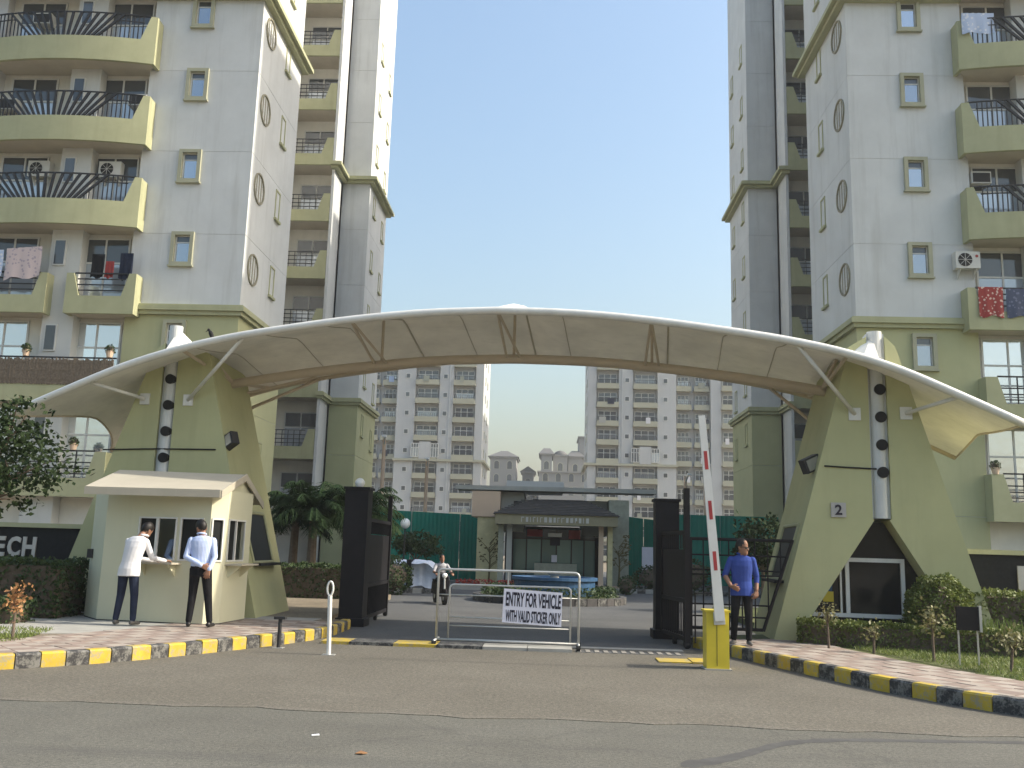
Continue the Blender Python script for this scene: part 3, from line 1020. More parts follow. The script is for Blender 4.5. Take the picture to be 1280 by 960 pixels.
def tower(s, label, hb, screen):
    X = lambda h: XM + s * h
    root = thing('apartment_tower', (X(17), 33, 0), label, 'apartment tower', 'apartment towers flanking the gate')

    def bx(mb, h0, h1, y0, y1, z0, z1, m=0): return mb.box(X(h0), X(h1), y0, y1, z0, z1, m)

    # ---- cores behind the panels
    core = MB()
    bx(core, 10.53, 14.47, 31.12, 36.2, 0, TOP)
    bx(core, 14.47, 24.5, 31.52, 60, 0, TOP)
    bx(core, 20.1, 24.5, 31.0, 31.52, 0, TOP)
    bx(core, hb + .03, hb + 1.5, 48.1, 53, 0, TOP)
    bx(core, hb + 1.5, 14.6, 47.6, 56, 0, TOP)
    core.build('core_wall', M['groove'], root)
    # ---- near block: one wall panel per storey, recessed joint between storeys
    zj = [-.05, 3.0, 6.1, 9.2, 12.14, 15.22, 18.32, 21.4, 24.5, 27.6, 30.7, TOP]
    win_z = {3: None}
    for i, (a, b) in enumerate(zip(zj[:-1], zj[1:])):
        wzs = (8.40, 11.58, 14.65, 17.77, 20.62, 24.0, 27.1, 30.2)
        wz = wzs[i - 2] if 2 <= i <= 9 else None
        m = M['khaki'] if b <= 9.3 else M['white']
        mb = MB()
        hol = []
        for q in wzs:                                # a window may cut into two storeys' panels
            lo_z, hi_z = max(a, q - .60), min(b - .014, q + .60)
            if hi_z > lo_z: hol.append((12.7 - .39, 12.7 + .39, lo_z, hi_z))
        wall_panel(mb, lambda u, d, z: (X(u), 31 + d, z), 10.5, 14.5, a, b - .014, hol, .11)
        mb.build('wall_panel', m, root)
        mb = MB()
        wall_panel(mb, lambda u, d, z: (X(10.5 + d), u, z), 31.0, 36.2, a, b - .014, [], .1)
        mb.build('wall_panel', m, root)
        mb = MB()
        wall_panel(mb, lambda u, d, z: (X(14.5 - d), u, z), 31.0, 31.45, a, b - .004, [], .1)
        mb.build('wall_panel', M['recess'], root)
        mb = MB()
        wall_panel(mb, lambda u, d, z: (X(u), 36.2 - d, z), 10.5, 14.5, a, b - .014, [], .1)
        mb.build('wall_panel', m, root)
        if i:                                        # recessed joint strips between the storeys
            mb = MB()
            bx(mb, 10.515, 14.49, 31.012, 31.11, a - .03, a + .012)
            bx(mb, 10.512, 10.61, 31.115, 36.18, a - .03, a + .012)
            mb.build('joint', M['groove'], root)
        if wz and wz < 27: put_win(root, (X(12.7), 31.0, wz))
        # side face: louvred round vents and slim windows
        if 3 <= i <= 7:
            zc = 11.15 + 3.07 * (i - 3)
            put_win(root, (X(10.5), 32.0, zc), s * pi / 2 * -1, RND, 'round_vent')
            put_win(root, (X(10.5), 34.3, zc + .2), -s * pi / 2, SLIM)
        if i == 1: put_win(root, (X(10.5), 34.3, 4.6), -s * pi / 2, SLIM)
    # ---- cornices: stepped khaki bands round the near block
    for z0, pr in ((9.19, .22), (21.1, .42)):
        c = MB()
        for k, (dz0, dz1, p_) in enumerate(((0, .14, pr * .6), (.14, .30, pr), (.30, .36, pr * .75))):
            bx(c, 10.5 - p_, 14.52, 31 - p_, 31.05, z0 + dz0, z0 + dz1)
            bx(c, 10.5 - p_, 10.55, 31.05, 36.2 + p_, z0 + dz0, z0 + dz1)
        c.build('cornice', M['trim'], root)
    # ---- recess wall with glazed doors, central white pier
    mb = MB()
    bx(mb, 14.52, 20.1, 31.4, 31.5, -.05, TOP)
    mb.build('recess_wall', M['recess'], root)
    mb = MB()
    bx(mb, 16.25, 17.35, 30.9, 31.38, -.05, TOP)
    mb.build('pier', M['white_pale'], root)
    for k in range(-3, 6):
        b = 12.16 + 3.06 * k            # underside of the balcony of this storey
        fl = b + .22
        if k <= 4:
            for h in (14.72, 18.05):
                hh = h if s > 0 else h + 1.75
                put_door(DOOR_T if k > -2 else DOOR_B, root, (X(hh), 31.38, fl))
            w = MB()
            bx(w, 16.78, 17.2, 30.85, 30.91, fl + 1.55, fl + 2.5)
            wo = w.build('window', M['alu'], root)
            w = MB()
            bx(w, 16.82, 17.16, 30.835, 30.848, fl + 1.6, fl + 2.45)
            w.build('pane', M['glass_dark'], wo)
        if k >= 0: balcony_fan(root, X, s, b, 14.15, 20.75)
        elif k == -1:
            balcony_small(root, X, s, b - .03, 13.98, 16.42)
            balcony_small(root, X, s, b - .03, 17.1, 20.5)
        elif k == -2: balcony_long(root, X, s, 6.0, .62, 14.4, 20.4, 'screen' if screen else 'bars')
        else: balcony_long(root, X, s, 2.84, .62, 14.4, 20.4, 'bars')
    # ---- back wing
    for i, (a, b) in enumerate(zip(zj[:-1], zj[1:])):
        m = M['khaki'] if b <= 9.3 else M['white']
        if 9.1 < b < 9.3: b = 8.75
        if a == 9.2: a = 8.75
        mb = MB()
        wall_panel(mb, lambda u, d, z: (X(u), 48 + d, z), hb, hb + 1.52, a, b - .014, [], .1)
        mb.build('wall_panel', m, root)
        mb = MB()
        wall_panel(mb, lambda u, d, z: (X(hb + d), u, z), 48.0, 53.0, a, b - .014, [], .1)
        mb.build('wall_panel', m, root)
        if a > 3 and b < 34:
            put_win(root, (X(hb), 49.3, a + 1.7), -s * pi / 2, SLIM)
            put_win(root, (X(hb), 51.9, a + 1.2), -s * pi / 2, SLIM)
    mb = MB()
    bx(mb, hb + 1.5, hb + 1.64, 46.0, 47.99, -.05, TOP)
    mb.build('fin_wall', M['white'], root)
    for z0, pr in ((8.72, .22), (20.9, .42)):
        c = MB()
        for dz0, dz1, p_ in ((0, .14, pr * .6), (.14, .30, pr), (.30, .36, pr * .75)):
            bx(c, hb - p_, hb + 1.5, 48 - p_, 48.05, z0 + dz0, z0 + dz1)
            bx(c, hb - p_, hb + .05, 48.05, 53 + p_, z0 + dz0, z0 + dz1)
            bx(c, hb + 1.5 - p_, hb + 1.64 + .02, 46 - p_, 48 - p_ - .003, z0 + dz0, z0 + dz1)
        c.build('cornice', M['trim'], root)
    mb = MB()
    bx(mb, hb + 1.64, 14.6, 47.5, 47.6, -.05, TOP)
    mb.build('recess_wall', M['recess'], root)
    for k in range(-4, 7):
        b = 14.97 + 3.1 * k
        h0, h1 = hb + 1.66, 14.6
        mb = MB()
        zt = .62
        # raised end beside the fin, low front, slab
        mb.prism([(X(h0), 46.0, b), (X(h1), 46.0, b), (X(h1), 46.0, b + zt), (X(h0 + .62), 46.0, b + zt), (X(h0 + .34), 46.0, b + 1.5), (X(h0), 46.0, b + 1.5)], (0, 0, 0), (0, .12, 0))
        bx(mb, h0, h0 + .1, 46.125, 47.49, b, b + 1.5)
        bx(mb, h0 + .1, h1, 46.125, 47.49, b + .02, b + .2, 1)
        o = mb.build('balcony', [M['trim'], M['soffit']], root)
        r = MB()
        for z in (.78, .98, 1.2, 1.42):
            bx(r, h0 + .5, h1, 46.04, 46.075, b + z, b + z + .035)
        for q in np.arange(h0 + .75, h1, .3): bx(r, q, q + .03, 46.05, 46.07, b + zt, b + 1.42)
        r.build('railing', M['black'], o)
        hh = h0 + .25 if s > 0 else h0 + .25 + 1.75
        put_door(DOOR2, root, (X(hh), 47.48, b + .2))
    return root


def balcony_fan(root, X, s, b, h0, h1):
    """bowed front: khaki parapet with raised shoulders, black sun-ray railing"""
    c = 17.4
    yb = lambda h: 30.50 - .42 * (1 - ((h - c) / (h1 - c)) ** 2)
    def top(h):
        d = min(h - h0, h1 - h)
        return b + (1.82 if d < .22 else .9 if d > .52 else 1.82 - .92 * (d - .22) / .30)
    hs = sorted({*np.linspace(h0, h1, 25), h0 + .22, h0 + .52, h1 - .22, h1 - .52})
    mb = MB()
    n = len(hs)
    vs = []
    for h in hs:
        y = yb(h)
        vs += [(X(h), y, b), (X(h), y, top(h)), (X(h), y + .13, top(h)), (X(h), y + .13, b)]
    fs = []
    for i in range(n - 1):
        for t in range(4):
            t2 = (t + 1) % 4
            fs.append((i * 4 + t, (i + 1) * 4 + t, (i + 1) * 4 + t2, i * 4 + t2))
    fs += [(0, 1, 2, 3), ((n - 1) * 4 + 3, (n - 1) * 4 + 2, (n - 1) * 4 + 1, (n - 1) * 4)]
    mb.add(vs, fs)
    for h in (h0, h1 - .13):
        mb.box(X(h), X(h + .13), yb(h) + .135, 30.98, b, b + 1.80)
    # slab / soffit
    pl = [(X(h), yb(h) + .128, b + .02) for h in hs] + [(X(20.1), 30.99, b + .02), (X(20.1), 31.39, b + .02), (X(14.5), 31.39, b + .02), (X(14.5), 30.99, b + .02)]
    mb.prism(pl, (0, 0, 0), (0, 0, .18), 1)
    o = mb.build('balcony', [M['trim'], M['soffit']], root)
    r = MB()
    pt = lambda h, z: (X(h), yb(h) + .06, z)
    hh = np.linspace(h0 + .2, h1 - .2, 24)
    r.tube([pt(h, b + 1.84) for h in hh], .032, 6)
    for a_, b_ in ((h0 + .45, c - 1.9), (c + 1.9, h1 - .45)):
        r.tube([pt(h, b + 1.58) for h in np.linspace(a_, b_, 8)], .022, 5)
    for i in range(-7, 8):
        r.tube([pt(c + i * .17, b + .9), pt(c + i * .30, b + 1.84)], .052, 4)
    for h in np.arange(h0 + .5, h1 - .45, .15):
        d = abs(h - c)
        if d > 1.3: r.tube([pt(h, b + .9), pt(h, b + (1.84 if d > 2.1 else .9 + .94 * (d - 1.19) / .91))], .022, 4)
    r.build('railing', M['black'], o)


def balcony_small(root, X, s, b, h0, h1):
    mb = MB()
    y = 30.45
    mb.prism([(X(h0), y, b), (X(h1), y, b), (X(h1), y, b + 1.42), (X(h1 - .25), y, b + 1.42), (X(h1 - .48), y, b + .62), (X(h0 + .48), y, b + .62), (X(h0 + .25), y, b + 1.42), (X(h0), y, b + 1.42)], (0, 0, 0), (0, .12, 0))
    mb.box(X(h0), X(h0 + .12), y + .125, 30.98 if h0 < 14.4 else 31.37, b, b + 1.42)
    mb.box(X(h1 - .12), X(h1), y + .125, 31.37, b, b + 1.42)
    mb.box(X(max(h0 + .125, 14.52)), X(h1 - .125), y + .125, 31.37, b + .02, b + .2, 1)
    if h0 < 14.5: mb.box(X(h0 + .125), X(14.518), y + .125, 30.98, b + .02, b + .2, 1)
    o = mb.build('balcony', [M['trim'], M['soffit']], root)
    r = MB()
    for z in (.80, 1.0, 1.2): r.box(X(h0 + .38), X(h1 - .38), y + .04, y + .075, b + z, b + z + .04)
    r.box(X(h0 + .27), X(h1 - .27), y + .04, y + .08, b + 1.40, b + 1.45)
    r.build('railing', M['black'], o)


def balcony_long(root, X, s, b, hp, h0, h1, kind):
    y = 30.45
    mb = MB()
    if kind == 'screen':
        mb.box(X(h0), X(h1), y, y + .12, b, b + hp)
    else:
        mb.prism([(X(h0), y, b), (X(h1), y, b), (X(h1), y, b + hp), (X(h0 + .62), y, b + hp), (X(h0 + .38), y, b + 1.5), (X(h0), y, b + 1.5)], (0, 0, 0), (0, .12, 0))
    mb.box(X(h0), X(h0 + .12), y + .125, 30.98, b, b + (hp if kind == 'screen' else 1.5))
    mb.box(X(14.52), X(20.09), y + .125, 31.37, b + .02, b + .2, 1)
    mb.box(X(h0 + .125), X(14.518), y + .125, 30.98, b + .02, b + .2, 1)
    o = mb.build('balcony', [M['trim'], M['soffit']], root)
    r = MB()
    if kind == 'bars':
        for z in (.74, .92, 1.12): r.box(X(h0 + .5), X(h1), y + .04, y + .075, b + z, b + z + .04)
    r.box(X(h0 + (.0 if kind == 'screen' else .4)), X(h1), y + .04, y + .085, b + 1.5, b + 1.55)
    for h in np.arange(h0 + 1.0, h1, 1.2): r.box(X(h), X(h + .04), y + .04, y + .07, b + hp, b + 1.5)
    r.build('railing', M['black'], o)
    if kind == 'screen':
        q = MB()
        h = h0 + .05
        while h < h1:
            w = rnd.uniform(.03, .07)
            q.box(X(h), X(h + w * .86), y - .03 + rnd.uniform(-.008, .008), y - .005, b + hp - .02 + rnd.uniform(-.03, .0), b + 1.45 + rnd.uniform(-.04, .05))
            h += w
        for z in (.75, 1.05, 1.3): q.box(X(h0), X(h1), y - .045, y - .04, b + z, b + z + .02)
        tag(q.build('reed_screen', M['bamboo'], o), kind='stuff')


tower(-1, 'cream and khaki apartment tower on the left, behind the ticket booth', 9.78, True)
tower(1, 'cream and khaki apartment tower on the right, behind the pillar with number 2', 10.6, False)

# ------------------------------------------------------------------ entrance gate frame (u across, v away from the road)
G = Vector((-0.8, 17.25, 0))
GY = radians(-6.5)
TG = Matrix.Translation(G) @ Matrix.Rotation(GY, 4, 'Z')
SHS = {-1: -0.13, 1: -0.05}                  # depth axis leans a little


def lerp_tab(tab, x):
    x = min(max(x, tab[0][0]), tab[-1][0])
    for (a, fa), (b, fb) in zip(tab[:-1], tab[1:]):
        if x <= b:
            return fa + (fb - fa) * (x - a) / (b - a)
    return tab[-1][1]


def spline_tab(tab):
    xs = np.array([t[0] for t in tab]); ys = np.array([t[1] for t in tab])
    # Catmull-Rom through the table
    def f(x):
        x = min(max(x, xs[0]), xs[-1])
        i = int(min(max(np.searchsorted(xs, x) - 1, 0), len(xs) - 2))
        x0, x1 = xs[i], xs[i + 1]
        t = (x - x0) / (x1 - x0)
        m0 = (ys[i + 1] - ys[max(i - 1, 0)]) / (xs[i + 1] - xs[max(i - 1, 0)]) * (x1 - x0)
        m1 = (ys[min(i + 2, len(xs) - 1)] - ys[i]) / (xs[min(i + 2, len(xs) - 1)] - xs[i]) * (x1 - x0)
        return (2 * t ** 3 - 3 * t ** 2 + 1) * ys[i] + (t ** 3 - 2 * t ** 2 + t) * m0 + (-2 * t ** 3 + 3 * t ** 2) * ys[i + 1] + (t ** 3 - t ** 2) * m1
    return f


EDGE = spline_tab([(0, 5.76), (1.3, 5.715), (2.6, 5.60), (3.8, 5.44), (5, 5.25), (6, 5.03), (7, 4.72), (8, 4.30), (9.25, 3.74), (10, 3.4)])
PIPE = spline_tab([(0, 5.32), (1.6, 5.27), (2.9, 5.16), (4.2, 5.01), (5.6, 4.80), (6.6, 4.62)])
U0 = -0.12


def edge_z(u):
    a = abs(u - U0)
    k = min(max((a - 4.5) / 4.5, 0), 1)
    k = k * k * (3 - 2 * k)
    return EDGE(a * (1 + (((9.25 / 9.62) if u < U0 else (9.25 / 8.80)) - 1) * k)) - 0.012 * u * (1 - k) + .02


HALF = lambda s, t: (9.78 + .20 * t) if s < 0 else (8.86 + .10 * t)      # half length of the wing at depth t (-1 front .. 1 rear)
pipe_z = lambda u: PIPE(abs(u - U0)) - 0.010 * u
VF, VR = -0.86, 3.4


def memb_z(u, v):
    t = (v - 1.2) / 2.2
    a = abs(u - U0)
    rise = 0.48 * max(0.0, 1 - (a / 9.6) ** 2)
    for c_ in (0.0, 2.75, -2.75):
        rise += (0.20 if c_ == 0 else .08) * math.exp(-((u - U0 - c_) / .42) ** 2)
    return edge_z(u) + rise * (1 - abs(t) ** 1.35) - 0.10 * sin(pi * (1 - abs(t))) * .6


canopy = thing('canopy', tuple(G), 'long arched cream fabric canopy spanning the gate between the two pillars', 'canopy', rz=GY)
mb = MB()
NU, NV = 88, 16
half = 9.15
for j in range(NV + 1):
    v = VF + (VR - VF) * j / NV
    t = (v - 1.2) / 2.2
    for i in range(NU + 1):
        f_ = 2 * i / NU - 1
        u = U0 + (HALF(f_, t) - (.75 if f_ < 0 else .15) * (1 - t * t)) * f_
        mb.v.append((u, v, memb_z(u, v)))
for j in range(NV):
    for i in range(NU):
        a = j * (NU + 1) + i
        mb.f.append((a, a + 1, a + NU + 2, a + NU + 1)); mb.m.append(0)
mem = mb.build('membrane', M['membrane'], canopy, TG, True)
for s in (-1, 1):                            # hem cords along the scalloped wing ends
    pts = []
    for j in range(NV + 1):
        v = VF + (VR - VF) * j / NV
        t = (v - 1.2) / 2.2
        u = U0 + s * (HALF(s, t) - (.75 if s < 0 else .15) * (1 - t * t))
        pts.append((u, v, memb_z(u, v) - .01))
    MB().tube(pts, .02, 6).build('hem_cord', M['beige_steel'], mem, TG)
for u in (-6.0, -4.7, -3.55, -2.45, -1.25, 0.06, 0.85, 2.95, 4.0, 5.0, 6.0):
    pts = [(u, v, memb_z(u, v) - .014) for k, v in enumerate(np.linspace(VF + .04, VR - .04, 14))]
    MB().tube(pts, .009 if u not in (-2.45, 2.95, .06) else .02, 5).build('seam', M['seam'], mem, TG, True)
for name, v, m in (('front_tube', VF - .03, M['steel_white']), ('rear_tube', VR + .03, M['beige_steel'])):
    MB().tube([(U0 + u, v, edge_z(U0 + u) + .0) for u in np.linspace(-HALF(-1, -1 if v < 0 else 1), HALF(1, -1 if v < 0 else 1), 70)], .072, 12).build(name, m, canopy, TG, True)
MB().tube([(U0 + u, 1.2, pipe_z(U0 + u)) for u in np.linspace(-6.15, 6.15, 50)], .095, 12).build('centre_pipe', M['beige_steel'], canopy, TG, True)
for c_ in (-2.75, 0.0, 2.75):
    for d in (-.14, .14):
        u = U0 + c_
        MB().tube([(u + d, 1.2, pipe_z(u)), (u + .05 * d, VF + .08, edge_z(u) - .02)], .026, 8).build('mast', M['beige_steel'], canopy, TG)
    MB().tube([(U0 + c_, 1.2, pipe_z(U0 + c_)), (U0 + c_, 1.2, memb_z(U0 + c_, 1.2) - .02)], .03, 8).build('mast', M['beige_steel'], canopy, TG)
# short tubes near the pillars tying centre pipe to both edge tubes
for s in (-1, 1):
    u = U0 + s * 5.95
    for v in (VF, .2, VR):
        MB().tube([(u, 1.2, pipe_z(u) + .02), (u + s * .1, v, (edge_z(u) if v in (VF, VR) else memb_z(u, v)) - .04)], .035, 8).build('tie_tube', M['beige_steel'], canopy, TG)
    # purlin strut along the underside
    MB().tube([(U0 + s * 6.2, 2.2, 4.75), (U0 + s * 4.9, 3.4, edge_z(s * 4.9))], .03, 8).build('tie_tube', M['beige_steel'], canopy, TG)


# ---- gate pillars: leaning slab legs joined at a grey column with four port-holes
PIL = {
    -1: dict(inn=((-4.66, .08), (-6.05, 5.2)), out=((-8.97, .08), (-7.20, 5.28)), pole=-6.85, void=((-6.98, -6.72, 2.2), -8.48, -5.02), ztop=5.42, holes=(4.68, 4.16, 3.64, 3.12)),
    1: dict(inn=((4.70, .08), (6.12, 5.28)), out=((8.40, .08), (6.90, 5.28)), pole=6.57, void=((6.44, 6.69, 2.22), 5.03, 7.97), ztop=5.46, holes=(4.50, 4.01, 3.52, 3.04)),
}
vb = lambda z: 2.4


def inner_pt(s, v, z, off=0.0):
    (a, za), (b, zb) = PIL[s]['inn']
    u = a + (b - a) * (z - za) / (zb - za) + SHS[s] * v
    return (u - s * off, v, z)


def pillar(s, label):
    P_ = PIL[s]
    root = thing('gate_pillar', tuple(TG @ Vector((P_['pole'], 0, 0))), label, 'gate pillar', 'pillars of the gate', GY)
    (vl, vr_, vz), vbl, vbr = P_['void']
    pl, pr = P_['pole'] - .155, P_['pole'] + .155
    left_in = s > 0
    # left leg and right leg outlines (u, z), counter-clockwise from the bottom-left corner
    lo_edge, hi_edge = (P_['inn'], P_['out']) if left_in else (P_['out'], P_['inn'])
    zt = P_['ztop']
    left = [lo_edge[0], (vbl, .08), (vl, vz), (pl, vz + .02), (pl, zt), lo_edge[1]]
    right = [(vbr, .08), hi_edge[0], hi_edge[1], (pr, zt), (pr, vz + .02), (vr_, vz)]
    for poly in (left, right):
        mb = MB()
        n = len(poly)
        f = [(u, 0, z) for u, z in poly]
        b_ = [(u + SHS[s] * vb(z), vb(z), z) for u, z in poly]
        mb.add(f + b_, [tuple(range(n)), tuple(reversed(range(n, 2 * n)))] + [(i, n + i, n + (i + 1) % n, (i + 1) % n) for i in range(n)])
        mb.build('leg', M['pillar'], root, TG)
    # recessed grey column
    c = MB()
    c.box(pl + .003, pr - .003, .06, .30, vz + .03, zt + .06)
    c.tube([(P_['pole'], .10, vz + .03), (P_['pole'], .10, zt + (.36 if s < 0 else .10))], .128, 20)
    c.build('column', M['pole'], root, TG, False)
    for z in P_['holes']:
        h = MB()
        h.tube([(P_['pole'] + .035, -.05, z), (P_['pole'] + .035, .10, z)], .098, 20)
        h.build('port_hole', M['rubber'], root, TG)
    # steel strut plates on the face
    return root


pilL = pillar(-1, 'leaning khaki gate pillar on the left, rising behind the ticket booth')
pilR = pillar(1, 'leaning khaki gate pillar on the right carrying the number 2 plate')

# tensile peaks from column tops down to the membrane, struts with plates
for s in (-1, 1):
    p = PIL[s]['pole']
    zt = PIL[s]['ztop'] + (.32 if s < 0 else .08)
    a = Vector((p - s * .03, .16, zt))
    ring = []
    for k in range(7):
        an = -pi / 2 + pi * k / 6
        u, v = p - s * (.08 + .50 * cos(an) if k not in (0, 6) else .02), .12 + .62 * sin(an)
        ring.append((u, v, memb_z(u, v) + .012))
    mb = MB()
    mb.add([a] + ring, [(0, i, i + 1) for i in range(1, 7)])
    mb.build('membrane_peak', M['membrane'], canopy, TG)
    pu = ((-6.4, 4.26), (-7.32, 4.28)) if s < 0 else ((6.17, 4.06), (7.03, 4.08))
    tu = (-4.95, -8.0) if s < 0 else (5.1, 7.65)
    for (u, z), ut in zip(pu, tu):
        MB().box(u - .10, u + .10, -.03, -.002, z - .11, z + .11).build('strut_plate', M['steel_white'], canopy, TG)
        MB().tube([(u, -.02, z), (ut, VF, edge_z(ut) - .03)], .036, 10).build('strut', M['steel_white'], canopy, TG, True)
    # the same pair on the rear face
    for (u, z), ut in zip(pu[:1], tu[:1]):
        b = vb(z)
        MB().tube([(u + SHS[s] * b + s * .0, b + .03, z), (ut, VR, edge_z(ut) - .03)], .036, 10).build('strut', M['beige_steel'], canopy, TG, True)

# glazing set in the sloping inner faces, with a ledge
for s, root in ((-1, pilL), (1, pilR)):
    fr, gl = MB(), MB()
    v0, v1, z0, z1 = .42, 1.78, 1.15, 2.12
    q = [inner_pt(s, v0 + .05, z0, .012), inner_pt(s, v1, z0, .012), inner_pt(s, v1 - .05, z1, .012), inner_pt(s, v0 - .1, z1, .012)]
    gl.add(q, [(0, 1, 2, 3)])
    for i in range(4):
        fr.tube([q[i], q[(i + 1) % 4]], .035, 6)
    fo = fr.build('side_window', M['trim'], root, TG)
    gl.build('pane', M['glass_black'], fo, TG)
    a, b = inner_pt(s, v0, z0 - .06, .0), inner_pt(s, v1 + .1, z0 - .06, .0)
    lg = MB()
    lg.prism([a, b, (b[0] - s * .16, b[1], b[2]), (a[0] - s * .16, a[1], a[2])], (0, 0, 0), (0, 0, .05))
    lg.build('ledge', M['rubber'], root, TG)

# guard room glazing in the opening of the right pillar (and the same behind the booth on the left)
for s, root in ((1, pilR), (-1, pilL)):
    (vl, vr_, vz), vbl, vbr = PIL[s]['void']
    zz = lambda u: .08 + (vz - .08) * ((u - vbl) / (vl - vbl) if u < vl else 1 if u < vr_ else (vbr - u) / (vbr - vr_))
    o0 = PIL[s]['pole'] - 6.57 if s > 0 else None
    g = MB()
    g.add([(vbl + .02, .46, .09), (vbr - .02, .46, .09), (vr_, .46, vz - .02), (vl, .46, vz - .02)], [(0, 1, 2, 3)])
    g.build('pane', M['glass_guard'], root, TG)
    if s > 0:
        f = MB()
        for u0, u1, z0, z1 in ((5.995, 6.06, .62, 1.57), (6.92, 6.985, .62, 1.57), (6.06, 6.92, 1.50, 1.57), (5.30, 6.985, .55, .618), (5.90, 5.93, .62, 1.42)):
            f.box(u0, u1, .36, .42, z0, z1)
        f.build('window_frame', M['steel_white'], root, TG)
        MB().prism([(5.05, .40, .09), (7.9, .40, .09), (7.62, .40, .545), (5.35, .40, .545)], (0, 0, 0), (0, .05, 0)).build('dado', M['granite'], root, TG)
        MB().box(5.60, 5.78, .445, .452, .98, 1.30).build('blue_notice', M['blue_tile'], root, TG)
        MB().box(5.62, 5.80, .445, .452, .80, .975).build('yellow_notice', M['yellow'], root, TG)

# number plate 2
sp = thing('number_plate', tuple(TG @ Vector((5.845, -.03, 2.38))), 'square grey plate with a black number 2 on the right gate pillar', 'number plate', rz=GY)
MB().box(5.72, 5.97, -.028, -.004, 2.255, 2.505).build('plate', mat('number_plate_grey', (0.40, 0.38, 0.36), .6, var=.1), sp, TG)
t2 = text_mesh('numeral', '2', .24, M['ink'], .004, .006)
o = put('numeral', t2, sp, tuple(TG @ Vector((5.785, -.034, 2.30))))

# floodlights on the inner faces with conduits across the pillar fronts
for s, pos_, lab in ((-1, inner_pt(-1, .10, 3.47, .10), 'black floodlight on the inner side of the left gate pillar'),
                     (1, inner_pt(1, .32, 3.2, .10), 'dark floodlight on the inner side of the right gate pillar')):
    fl = thing('floodlight', tuple(TG @ Vector(pos_)), lab, 'floodlight', 'floodlights on the gate pillars', GY)
    T = TG @ Matrix.Translation(pos_) @ Matrix.Rotation(s * .5, 4, 'Z') @ Matrix.Rotation(radians(-24), 4, 'Y' if s < 0 else 'Y')
    MB().box(-.17, .17, -.10, .06, -.13, .13).build('housing', M['lamp_body'], fl, T)
    MB().box(-.13, .13, -.112, -.102, -.10, .10).build('lens', M['lamp_glass'], fl, T)
    MB().tube([(s * .15, .0, -.1), (s * .22, .02, -.04)], .02, 6).build('bracket', M['lamp_body'], fl, T)
    if s < 0: pts = [(-8.1, -.018, 3.26), (-7.0, -.018, 3.29), (-5.74, -.018, 3.29)]
    else: pts = [(5.63, -.018, 3.14), (6.0, -.018, 3.12), (6.5, -.018, 3.10)]
    MB().tube(pts, .014, 6).build('conduit', M['rubber'], fl, TG)

crow = thing('crow', tuple(TG @ Vector((-5.6, VF, edge_z(-5.6) + .06))), 'small black bird perched on the canopy tube beside the left pillar', 'bird')
T = TG @ Matrix.Translation((-5.6, VF, edge_z(-5.6) + .15)) @ Matrix.Rotation(radians(-25), 4, 'Y')
MB().ball((0, 0, 0), (.045, .04, .085), 10).build('body', M['rubber'], crow, T, True)
MB().ball((-.015, 0, .10), (.03, .028, .032), 8).tube([(-.03, 0, .10), (-.085, 0, .092)], [.012, .003], 5).build('head', M['rubber'], crow, T, True)
MB().prism([(-.02, -.02, -.07), (.02, -.02, -.07), (.03, -.015, -.17), (-.01, -.015, -.17)], (0, 0, 0), (0, .03, 0)).build('tail', M['rubber'], crow, T)

# ------------------------------------------------------------------ black steel gates
def gate_leaf(label, hinge, end, z0, z1, post_z, root_name='gate_leaf'):
    root = thing(root_name, (hinge[0], hinge[1], 0), label, 'gate', 'open black gate leaves')
    a, b = Vector((*hinge, 0)), Vector((*end, 0))
    d = (b - a)
    L = d.length
    T = Matrix.Translation(a) @ Matrix.Rotation(atan2(d.y, d.x), 4, 'Z')
    f = MB()
    f.box(0, .07, -.035, .035, z0, z1); f.box(L - .09, L, -.045, .045, 0.02, post_z)
    for z in (z0, z0 + .62, z1 - .07): f.box(.07, L - .09, -.03, .03, z, z + .07)
    f.build('frame', M['gate_black'], root, T)
    MB().box(.08, L - .1, -.012, .012, z0 + .70, z1 - .32).build('sheet_panel', M['gate_black'], root, T)
    k = int(L / .13)
    for i in range(1, k):
        x = L * i / k
        MB().box(x - .011, x + .011, -.011, .011, z0 + .07, z0 + .62).build('bar', M['gate_black'], root, T)
        MB().box(x - .011, x + .011, -.011, .011, z1 - .31, z1 - .07).build('bar', M['gate_black'], root, T)
    for x in (L - .05, L * .5):
        w = MB()
        w.tube([(x, -.03, .06), (x, .03, .06)], .06, 14)
        w.build('wheel', M['rubber'], root, T)
    return root


def gate_post(label, x, y, w, h, lamp):
    root = thing('gate_post', (x, y, 0), label, 'gate post', 'black square gate posts')
    MB().box(x - w / 2, x + w / 2, y - w / 2, y + w / 2, 0, h).build('shaft', M['gate_black'], root)
    MB().box(x - w / 2 - .05, x + w / 2 + .05, y - w / 2 - .05, y + w / 2 + .05, -.01, .16).build('plinth', M['gate_black'], root)
    MB().box(x - w / 2 - .03, x + w / 2 + .03, y - w / 2 - .03, y + w / 2 + .03, h, h + .05).build('cap', M['gate_black'], root)
    if lamp:
        q = MB()
        q.lathe((x, y, h + .05), [(.06, 0), (.07, .02), (.10, .07), (.10, .12), (.06, .17), (.01, .19)], 14)
        q.build('lamp_globe', M['globe'], root, smooth=True)
    return root


gate_post('black square gate post on the left topped by a small white lamp', -3.78, 18.55, .46, 2.62, True)
gate_post('black square gate post on the right behind the boom barrier', 2.22, 18.1, .44, 2.52, False)
gate_leaf('tall black gate leaf swung inward beside the left gate post', (-3.60, 18.75), (-3.62, 21.4), .10, 2.08, 2.66)
gate_leaf('black gate leaf swung outward between the right gate post and the boom barrier', (2.12, 17.8), (2.34, 16.15), .12, 1.95, 2.66)

